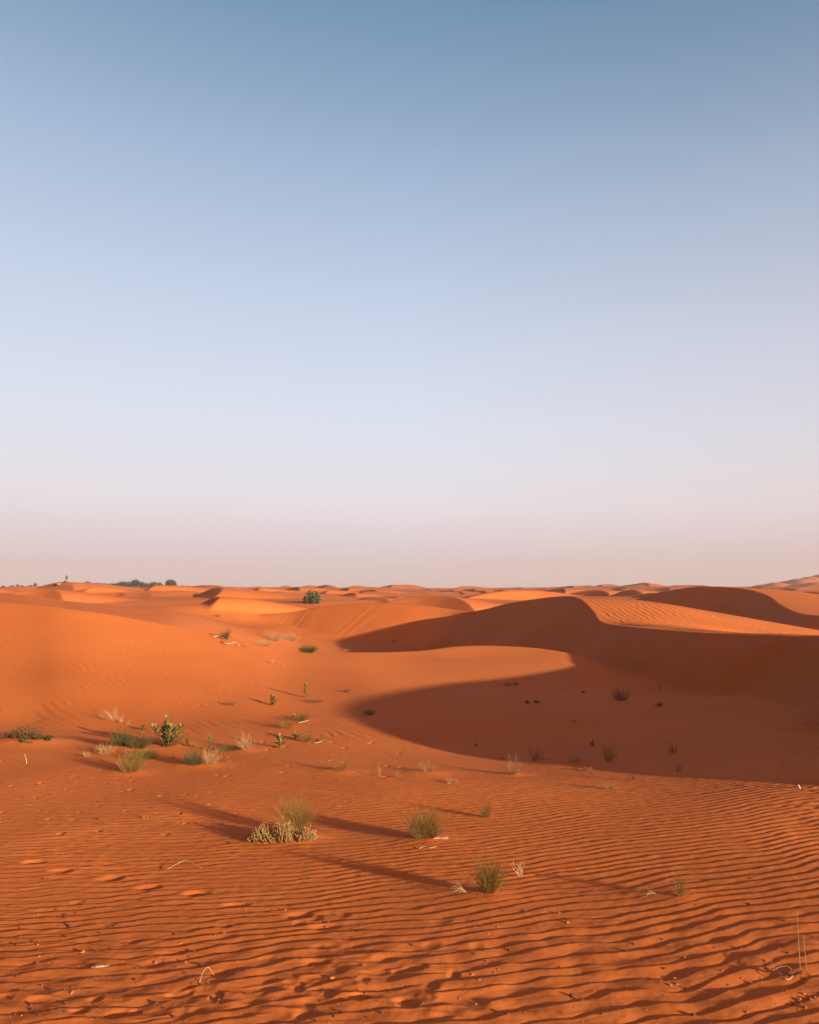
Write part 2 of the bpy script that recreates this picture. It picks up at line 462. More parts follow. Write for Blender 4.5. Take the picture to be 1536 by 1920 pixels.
def height(x, y):
    x, y = np.asarray(x, float), np.asarray(y, float)
    z = smooth_height(x, y)
    m = (np.hypot(x, y) < 150) & (y > 4)
    X, Y = x[m], y[m]
    add = np.zeros(X.shape)
    # --- ripples of the floor in front
    acr = (Y - 0.22 * X - np.where(X > 0, 0.008, 0.014) * X * X) * 0.97
    ys = np.linspace(-20, 160, 3000)
    lam = 0.186 + 0.062 * np.exp(-np.clip(ys - 9.5, 0, None) / 3.2)
    cum = np.concatenate([[0], np.cumsum(0.5 * (1 / lam[1:] + 1 / lam[:-1]) * np.diff(ys))])
    acr_w = 0.25 * np.interp(acr, ys, cum)
    lam_w = np.interp(acr, ys, lam)
    ph, mag = ripple_phase(X, acr_w, 0.0, 0.25, 91, 2.3, 1.15)
    edge = 19.6 - 0.05 * (X - 2.0) ** 2 * np.where(X < 2, 1.0, 0.6) + 0.8 * perlin(X / 2.2, Y / 2.2, 93)
    strength = sstep(edge + 1.6, edge - 1.2, Y)
    left = sstep(1.0, -6.0, X)
    patch = 0.98 + 0.45 * perlin(X / 3.2, Y / 2.4, 95)
    amp = 0.056 * lam_w * strength * (1 - 0.22 * left) * np.clip(patch, 0.55, 1.25) * sstep(0.0, 0.45, mag)
    phb, magb = ripple_phase(X, acr + 0.10 * X, 0.0, 0.215, 96, 2.6, 1.6)
    rip = amp * sawtooth(ph) + 0.0100 * strength * (0.2 + 0.8 * left) * sawtooth(phb) * np.clip(0.6 + 1.3 * perlin(X / 1.7, Y / 1.3, 97), 0, 1.3)
    # --- fine ripples farther back on the left, on the slope and in the pan
    ph2, mag2 = ripple_phase(X, Y - 0.05 * X, 0.0, 0.24, 101, 2.0, 1.2)
    rip = rip + 0.0075 * sstep(edge - 0.5, edge + 1.0, Y) * sstep(25, 22, Y) * sstep(3.5, -1.0, X) * sawtooth(ph2) * np.clip(0.7 + perlin(X / 2, Y / 2, 103), 0, 1.3)
    ph3, mag3 = ripple_phase(X, Y, math.radians(-38), 0.36, 111, 2.0, 1.4)
    rip = rip + 0.0085 * sstep(23, 27, Y) * sstep(50, 40, Y) * sstep(4, 0, X) * np.sin(ph3) * np.clip(0.7 + 1.1 * perlin(X / 5, Y / 5, 113), 0, 1.4)
    rip = rip + 0.0045 * sstep(19, 22, Y) * sstep(46, 38, Y) * sstep(-2, 2, X) * sawtooth(ripple_phase(X, Y - 0.22 * X, 0.0, 0.27, 106, 2.2, 1.5)[0]) * np.clip(0.6 + 1.2 * perlin(X / 3, Y / 3, 107), 0, 1.4)
    # --- strong ripples on the back of the right-hand dune, and on its toe in the light
    dC, zC, pC = nearest(X, Y, C_CREST)
    ph4, mag4 = ripple_phase(X, Y, math.radians(103), 0.60, 121, 1.8, 1.2)
    rip = rip + 0.032 * sstep(0.1, 0.9, dC) * sstep(26, 12, dC) * sstep(0.3, 0.45, pC) * sawtooth(ph4) * np.clip(0.8 + perlin(X / 6, Y / 6, 123), 0.2, 1.2)
    ph5, mag5 = ripple_phase(X, Y, math.radians(14), 0.5, 131, 1.8, 1.2)
    rip = rip + 0.012 * np.exp(-(((X - 7.5) / 3.5) ** 2 + ((Y - 48) / 3.0) ** 2)) * sawtooth(ph5)
    # --- sand slides on the slip faces: shallow chutes running down the face
    on = sstep(-0.15, -0.8, dC) * sstep(-8.0, -4.0, dC)
    sC = pC * 160
    ch = perlin(sC * 1.1 - 0.55 * dC, dC * 0.06, 141) + 0.6 * perlin(sC * 3.1 - 1.6 * dC, dC * 0.12, 142)
    wob = np.clip(perlin(sC * 0.16, 0 * sC + 3.3, 143) * 2.2 + 0.35, 0, 1)
    add += (0.07 + 0.20 * sstep(0.42, 0.5, pC)) * on * wob * np.clip(ch, -0.5, 0.6)
    add += 0.03 * np.clip(-np.abs(dC) + 0.6, 0, 1) * perlin(sC * 2.6, dC * 0.8, 145)
    # --- grain and small lumps
    near = Y < 28
    g = np.zeros(X.shape)
    g[near] = 0.0045 * perlin(X[near] / 0.22, Y[near] / 0.16, 151) + 0.0028 * perlin(X[near] / 0.09, Y[near] / 0.08, 152)
    rough = sstep(11.2, 9.2, Y + 0.9 * perlin(X / 1.5, Y / 1.5, 153))
    g[near] += 0.030 * rough[near] * perlin(X[near] / 0.42, Y[near] / 0.30, 154)
    rip *= 1 - 0.25 * rough
    # --- dents and mounds
    keep = np.ones(X.shape)
    for (u, v, rx, ry, h), p in zip(MOUNDS, MOUND_P):
        k = np.nonzero((np.abs(X - p[0]) < 3.2 * rx) & (np.abs(Y - p[1]) < 3.2 * ry))[0]
        e = np.exp(-((X[k] - p[0]) / rx) ** 2 - ((Y[k] - p[1]) / ry) ** 2)
        add[k] += 0.6 * h * e
        keep[k] *= 1 - 0.85 * np.clip(1.3 * e, 0, 1)
        # a smoothed tail of sand down-wind of the plant
        k = np.nonzero((np.abs(X - p[0]) < 4.5) & (np.abs(Y - p[1]) < 3.0) & (X < p[0]))[0]
        a = -(X[k] - p[0]) * 0.94 + (Y[k] - p[1]) * 0.34
        b = (X[k] - p[0]) * 0.34 + (Y[k] - p[1]) * 0.94
        e = np.exp(-(b / (0.8 * ry + 0.05 * np.abs(a))) ** 2) * sstep(0, 0.4, a) * sstep(6.5 * rx, 1.0 * rx, a)
        add[k] += 0.18 * h * e
        keep[k] *= 1 - 0.8 * e
    for (u, v, rx, ry, h), p in zip(DENTS, DENT_P):
        k = np.nonzero((np.abs(X - p[0]) < 2.6 * rx) & (np.abs(Y - p[1]) < 2.6 * ry))[0]
        if len(k) == 0:
            continue
        r2 = ((X[k] - p[0]) / rx) ** 2 + ((Y[k] - p[1]) / ry) ** 2
        add[k] += -h * np.exp(-r2 ** 1.5) + 0.12 * h * np.exp(-(np.sqrt(r2) - 1.35) ** 2 * 6)
        keep[k] *= 1 - 0.9 * np.exp(-r2 ** 2 * 0.5)
    z[m] += add + g + rip * keep
    return z


# ------------------------------------------------------------------ the ground sheet
def build_grid():
    fine = np.radians(np.arange(-35.0, 35.001, GRID_AZ))
    coarse_r = np.radians(35.0 + 145.0 * (np.arange(1, 121) / 120.0) ** 1.6)
    az = np.concatenate([-coarse_r[::-1][1:], fine, coarse_r])
    rows = [np.linspace(0.0, 1.6, 8)[1:], np.exp(np.arange(math.log(1.7), math.log(6.5), 0.02)),
            np.exp(np.arange(math.log(6.5), math.log(23.0), GRID_N * 0.75)), np.exp(np.arange(math.log(23.0), math.log(30.0), GRID_N)),
            np.exp(np.arange(math.log(30.0), math.log(130.0), GRID_N * 1.4)),
            np.exp(np.arange(math.log(130.0), math.log(420.0), GRID_N * 1.7)), np.exp(np.arange(math.log(420.0), math.log(1200.0), GRID_N * 2.8)),
            np.exp(np.linspace(math.log(1200.0), math.log(2500.0), 90))]
    return az, np.concatenate(rows)


GRID_AZ, GRID_N = 0.075, 0.0022


def grid_mesh(name, X, Y, Z, wrap):
    nr, nc = X.shape
    V = np.stack([X, Y, Z], -1).reshape(-1, 3).astype(np.float32)
    idx = np.arange(nr * nc).reshape(nr, nc)
    if wrap:
        a, b = idx[:-1], np.roll(idx, -1, 1)[:-1]
        c, d = np.roll(idx, -1, 1)[1:], idx[1:]
    else:
        a, b, c, d = idx[:-1, :-1], idx[:-1, 1:], idx[1:, 1:], idx[1:, :-1]
    Fq = np.stack([a, b, c, d], -1).reshape(-1, 4).astype(np.int32)
    me = bpy.data.meshes.new(name)
    me.vertices.add(len(V))
    me.vertices.foreach_set('co', V.ravel())
    me.loops.add(Fq.size)
    me.loops.foreach_set('vertex_index', Fq.ravel())
    me.polygons.add(len(Fq))
    me.polygons.foreach_set('loop_start', np.arange(0, Fq.size, 4, dtype=np.int32))
    me.polygons.foreach_set('use_smooth', np.ones(len(Fq), dtype=bool))
    me.update(calc_edges=True)
    return me


def sand_material():
    m = bpy.data.materials.new('sand')
    m.use_nodes = True
    t = m.node_tree
    b = t.nodes['Principled BSDF']
    tc = t.nodes.new('ShaderNodeTexCoord')

    def noise(scale, detail):
        n = t.nodes.new('ShaderNodeTexNoise')
        n.inputs['Scale'].default_value = scale
        n.inputs['Detail'].default_value = detail
        t.links.new(tc.outputs['Object'], n.inputs['Vector'])
        return n
    patch, fine, grain = noise(0.16, 4.0), noise(9.0, 4.0), noise(160.0, 2.0)
    add = t.nodes.new('ShaderNodeMath')
    add.operation = 'MULTIPLY_ADD'
    add.inputs[1].default_value = 0.45
    t.links.new(fine.outputs['Fac'], add.inputs[0])
    t.links.new(patch.outputs['Fac'], add.inputs[2])
    rp = t.nodes.new('ShaderNodeValToRGB')
    e = rp.color_ramp.elements
    e[0].position, e[0].color = 0.52, (0.600, 0.147, 0.032, 1)
    e[1].position, e[1].color = 0.94, (0.680, 0.180, 0.043, 1)
    t.links.new(add.outputs[0], rp.inputs[0])
    t.links.new(rp.outputs[0], b.inputs['Base Color'])
    bm = t.nodes.new('ShaderNodeBump')
    bm.inputs['Strength'].default_value = 0.35
    bm.inputs['Distance'].default_value = 0.004
    t.links.new(grain.outputs['Fac'], bm.inputs['Height'])
    t.links.new(bm.outputs[0], b.inputs['Normal'])
    b.inputs['Roughness'].default_value = 0.9
    b.inputs['Specular IOR Level'].default_value = 0.1
    return m


SAND = sand_material()
az, rows = build_grid()
AZ, R = np.meshgrid(az, rows)
GX, GY = R * np.sin(AZ), R * np.cos(AZ)
GZ = height(GX.ravel(), GY.ravel()).reshape(GX.shape)
me = grid_mesh('desert_sand', GX[:, ::-1], GY[:, ::-1], GZ[:, ::-1], True)
me.materials.append(SAND)
ground = bpy.data.objects.new('desert_sand', me)
COL.objects.link(ground)
ground['kind'] = 'structure'
print('verts', len(me.vertices))


# ------------------------------------------------------------------ things: helpers
def material(name, col, rough=0.75, vary=0.25, scale=30.0):
    m = bpy.data.materials.new(name)
    m.use_nodes = True
    t = m.node_tree
    b = t.nodes['Principled BSDF']
    tc = t.nodes.new('ShaderNodeTexCoord')
    nz = t.nodes.new('ShaderNodeTexNoise')
    nz.inputs['Scale'].default_value = scale
    nz.inputs['Detail'].default_value = 3.0
    rp = t.nodes.new('ShaderNodeValToRGB')
    rp.color_ramp.elements[0].position, rp.color_ramp.elements[1].position = 0.3, 0.7
    rp.color_ramp.elements[0].color = tuple(c * (1 - vary) for c in col) + (1,)
    rp.color_ramp.elements[1].color = tuple(min(1, c * (1 + vary)) for c in col) + (1,)
    t.links.new(tc.outputs['Object'], nz.inputs['Vector'])
    t.links.new(nz.outputs['Fac'], rp.inputs[0])
    t.links.new(rp.outputs[0], b.inputs['Base Color'])
    b.inputs['Roughness'].default_value = rough
    b.inputs['Specular IOR Level'].default_value = 0.25
    return m


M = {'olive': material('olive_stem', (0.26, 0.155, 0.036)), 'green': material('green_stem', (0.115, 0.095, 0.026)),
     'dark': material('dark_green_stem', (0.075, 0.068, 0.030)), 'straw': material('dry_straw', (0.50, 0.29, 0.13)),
     'tan': material('tan_twig', (0.42, 0.25, 0.10)), 'pale': material('bleached_wood', (0.58, 0.37, 0.22)),
     'brown': material('brown_twig', (0.17, 0.085, 0.040)), 'leaf': material('milkweed_leaf', (0.205, 0.155, 0.045), 0.6, 0.3, 9),
     'leaf_dark': material('small_leaf', (0.085, 0.095, 0.032), 0.6, 0.4, 14), 'bud': material('pale_bud', (0.50, 0.27, 0.10)),
     'bud_stem': material('fleshy_stem', (0.24, 0.13, 0.035)), 'stone': material('dark_stone', (0.13, 0.045, 0.024), 0.8, 0.3, 40),
     'clod': material('sand_clod', (0.50, 0.16, 0.055), 0.9, 0.25, 40), 'chip': material('pale_chip', (0.62, 0.37, 0.22), 0.8, 0.15, 30),
     'black': material('black_plastic', (0.012, 0.012, 0.014), 0.5, 0.1), 'white': material('white_paint', (0.70, 0.64, 0.60), 0.5, 0.05),
     'tree': material('tree_foliage', (0.080, 0.072, 0.034), 0.8, 0.35, 0.6), 'bark': material('tree_bark', (0.12, 0.07, 0.04)),
     'cloth': material('dark_clothing', (0.10, 0.045, 0.035), 0.9), 'skin': material('skin', (0.35, 0.18, 0.10), 0.6)}


class MB:
    def __init__(self):
        self.V, self.F = [], []

    def tube(self, pts, r0, r1, sides=3):
        base = len(self.V)
        n = len(pts)
        for i, p in enumerate(pts):
            d = (pts[min(i + 1, n - 1)] - pts[max(i - 1, 0)])
            d = d / (np.linalg.norm(d) + 1e-9)
            a = np.cross(d, (0.31, 0.87, 0.39))
            a = a / (np.linalg.norm(a) + 1e-9)
            b = np.cross(d, a)
            r = r0 + (r1 - r0) * i / max(1, n - 1)
            for k in range(sides):
                t = 2 * math.pi * k / sides
                self.V.append(p + r * (math.cos(t) * a + math.sin(t) * b))
        for i in range(n - 1):
            for k in range(sides):
                q = base + i * sides
                self.F.append((q + k, q + (k + 1) % sides, q + sides + (k + 1) % sides, q + sides + k))
        self.F.append(tuple(base + k for k in range(sides))[::-1])
        self.F.append(tuple(base + (n - 1) * sides + k for k in range(sides)))

    def leaf(self, p, d, up, L, W, cup=0.15):
        """obovate leaf from p along d, with a folded midrib"""
        d = d / (np.linalg.norm(d) + 1e-9)
        s = np.cross(d, up)
        s = s / (np.linalg.norm(s) + 1e-9)
        nrm = np.cross(s, d)
        b = len(self.V)
        prof = [(0.0, 0.06), (0.25, 0.62), (0.6, 1.0), (0.86, 0.72), (1.0, 0.10)]
        for t, w in prof:
            c = p + d * (L * t) + nrm * (-0.10 * L * t * t)
            self.V += [c - s * (W * w * 0.5) + nrm * (cup * W * w), c, c + s * (W * w * 0.5) + nrm * (cup * W * w)]
        for i in range(len(prof) - 1):
            q = b + 3 * i
            self.F += [(q, q + 1, q + 4, q + 3), (q + 1, q + 2, q + 5, q + 4)]

    def blob(self, c, r, squash=(1, 1, 1), seed=0, rough=0.25, n=(7, 5)):
        b = len(self.V)
        rr = random.Random(seed)
        nu, nv = n
        self.V.append(np.array(c) + np.array((0, 0, r * squash[2])))
        for j in range(1, nv):
            th = math.pi * j / nv
            for i in range(nu):
                ph = 2 * math.pi * i / nu
                k = r * (1 + rr.uniform(-rough, rough))
                self.V.append(np.array(c) + k * np.array((math.sin(th) * math.cos(ph) * squash[0], math.sin(th) * math.sin(ph) * squash[1], math.cos(th) * squash[2])))
        self.V.append(np.array(c) - np.array((0, 0, r * squash[2])))
        for i in range(nu):
            self.F.append((b, b + 1 + i, b + 1 + (i + 1) % nu))
            e = b + 1 + (nv - 2) * nu
            self.F.append((e + i, len(self.V) - 1, e + (i + 1) % nu))
        for j in range(nv - 2):
            for i in range(nu):
                q = b + 1 + j * nu
                self.F.append((q + i, q + nu + i, q + nu + (i + 1) % nu, q + (i + 1) % nu))

    def box(self, lo, hi):
        b = len(self.V)
        for z in (lo[2], hi[2]):
            for x, y in ((lo[0], lo[1]), (hi[0], lo[1]), (hi[0], hi[1]), (lo[0], hi[1])):
                self.V.append(np.array((x, y, z)))
        self.F += [(b + 3, b + 2, b + 1, b), (b + 4, b + 5, b + 6, b + 7)]
        for k in range(4):
            self.F.append((b + k, b + (k + 1) % 4, b + 4 + (k + 1) % 4, b + 4 + k))

    def build(self, name, mat, parent=None, loc=None, smooth=False):
        me = bpy.data.meshes.new(name)
        me.from_pydata([tuple(v) for v in self.V], [], self.F)
        if smooth:
            me.polygons.foreach_set('use_smooth', np.ones(len(me.polygons), dtype=bool))
        me.materials.append(mat)
        o = bpy.data.objects.new(name, me)
        COL.objects.link(o)
        if parent:
            o.parent = parent
        if loc is not None:
            o.location = loc
        return o


def tag(o, label, cat, group=None):
    o['label'], o['category'] = label, cat
    if group:
        o['group'] = group
    return o


def thing(name, label, cat, loc, group=None):
    o = bpy.data.objects.new(name, None)
    o.empty_display_size = 0.2
    COL.objects.link(o)
    o.location = loc
    return tag(o, label, cat, group)


def vec(*a):
    return np.array(a, float)


def curve_pts(p, d, L, bend, n, r):
    """a stem: starts at p along d and bends towards 'bend' as it grows"""
    out = [p]
    d = d / np.linalg.norm(d)
    for i in range(n):
        d = d + (bend + vec(r.gauss(0, .13), r.gauss(0, .13), r.gauss(0, .10))) / n
        d = d / np.linalg.norm(d)
        out.append(out[-1] + d * (L / n))
    return out


def bush_parts(H, W, n, seed, droop=0.0, twigs=4, r0=0.0045, lean=(0, 0), base=0.12, hmin=0.5):
    """thin stems with side twigs growing out of one foot, and the woody foot itself"""
    r = random.Random(seed)
    st, foot_mb = MB(), MB()
    for i in range(n):
        az = r.uniform(0, 2 * math.pi)
        rad = r.random() ** 0.6
        foot = vec(math.cos(az) * rad * W * base, math.sin(az) * rad * W * base * 0.8, -0.03)
        top = H * r.uniform(hmin, 1.0) * math.sqrt(max(0.06, 1 - 0.8 * rad * rad))
        tip = vec(math.cos(az) * rad * W * 0.5 + lean[0] * H, math.sin(az) * rad * W * 0.42 + lean[1] * H, top)
        d = tip - foot
        L = np.linalg.norm(d) * r.uniform(0.6, 1.12)
        bend = vec(math.cos(az) * droop, math.sin(az) * droop, 0.5 - droop)
        pts = curve_pts(foot, d + vec(math.cos(az), math.sin(az), 0) * 0.12 * L, L, bend * 0.7, 5, r)
        st.tube(pts, r0, r0 * 0.5)
        for k in range(twigs):
            j = r.randint(2, 5)
            p = pts[j]
            a2 = r.uniform(0, 2 * math.pi)
            dd = (pts[j] - pts[j - 1]) / np.linalg.norm(pts[j] - pts[j - 1]) + vec(math.cos(a2), math.sin(a2), 0.1) * r.uniform(.4, 1.0)
            q = curve_pts(p, dd, L * r.uniform(.14, .36), vec(0, 0, .4), 3, r)
            st.tube(q, r0 * 0.7, r0 * 0.4)
    for k in range(5):
        a = r.uniform(0, 6.28)
        q = vec(math.cos(a), math.sin(a), 0) * W * base * r.uniform(.1, .7)
        foot_mb.tube([vec(0, 0, -.06), q * .5 + vec(0, 0, -.01), q + vec(0, 0, .05 + .04 * H)], r0 * 3.2, r0 * 1.6, 5)
    return st, foot_mb


def milkweed_parts(H, W, seed, leaf=0.13, stems=1):
    r = random.Random(seed)
    st, lf = MB(), MB()
    for s in range(stems):
        a0 = r.uniform(0, 6.28) if stems > 1 else 0
        out = (r.uniform(.55, 1.05) if stems > 3 else r.uniform(.3, .7)) if s else 0.0
        a0 = a0 if stems < 4 else s * 6.28 / (stems - 1) + r.uniform(-.3, .3)
        h = H * (1.0 if s == 0 else r.uniform(.6, .95)) - leaf * 0.5
        pts = curve_pts(vec(0, 0, -0.04), vec(math.cos(a0) * out, math.sin(a0) * out, 1), h, vec(0, 0, .2), 6, r)
        st.tube(pts, 0.014, 0.007, 5)
        k = max(3, int(h / (leaf * 0.42)))
        ang = r.uniform(0, 3.14)
        for i in range(k):
            t = (i + 0.6) / k * 6
            j = min(5, int(t))
            p = pts[j] + (pts[j + 1] - pts[j]) * (t - j)
            ang += math.pi / 2 + r.uniform(-.3, .3)
            sz = leaf * (0.75 + 0.45 * math.sin(math.pi * min(1, (i + 1) / k * 0.9))) * r.uniform(.85, 1.15)
            for side in (0, math.pi):
                a = ang + side + r.uniform(-.2, .2)
                el = r.uniform(.2, .75) + 0.4 * (i / k)
                lf.leaf(p, vec(math.cos(a) * math.cos(el), math.sin(a) * math.cos(el), math.sin(el)), vec(0, 0, 1), sz * 1.1, sz * 0.68)
        for side in range(2):
            a = r.uniform(0, 6.28)
            lf.leaf(pts[-1], vec(math.cos(a) * .3, math.sin(a) * .3, 1), vec(math.cos(a + 1.6), math.sin(a + 1.6), 0.1), leaf * 0.9, leaf * 0.55)
    return st, lf


# ------------------------------------------------------------------ the plants: foot u, v, height and width in photo pixels
MILK, BUSH, DRY = [], [], []
# milkweeds: u, v, h, w, stems, leaf size, label
MILK = [
    (313, 1402, 57, 48, 6, .155, 'largest milkweed plant with several leafy branches, standing over the olive bushes on the left'),
    (394, 1408, 31, 13, 1, .125, 'single tall milkweed stem with a pale top leaf, behind the half straw coloured bush'),
    (351, 1399, 14, 10, 1, .10, 'short dark milkweed shoot just right of the largest milkweed'),
    (269, 1368, 10, 14, 2, .10, 'tiny flat milkweed shoot on the sand left of the largest milkweed'),
    (524, 1402, 26, 15, 2, .135, 'yellowish milkweed with a long thin shadow, right of the curly dry plant'),
    (555, 1385, 15, 17, 3, .12, 'small dark milkweed behind the yellowish one, with a side leaf sticking out left'),
    (573, 1308, 27, 15, 1, .14, 'farthest milkweed up the slope, with a big round top leaf'),
    (511, 1323, 21, 20, 3, .12, 'bushy little milkweed on the slope left of the farthest milkweed'),
    (552, 1346, 8, 11, 2, .09, 'two leaf milkweed seedling beside the low shrub with a white twig'),
    (413, 1414, 9, 9, 1, .09, 'dark milkweed seedling at the right edge of the half straw coloured bush'),
    (1112, 1398, 11, 9, 2, .09, 'dark milkweed shoot alone in the large dune shadow, left of the round broom bush'),
    (893, 1398, 6, 7, 2, .06, 'tiny dark seedling with a pale chip beside it in the dune shadow'),
    (327, 1422, 6, 12, 2, .07, 'tiny dark sprout on open sand below the largest milkweed'),
]
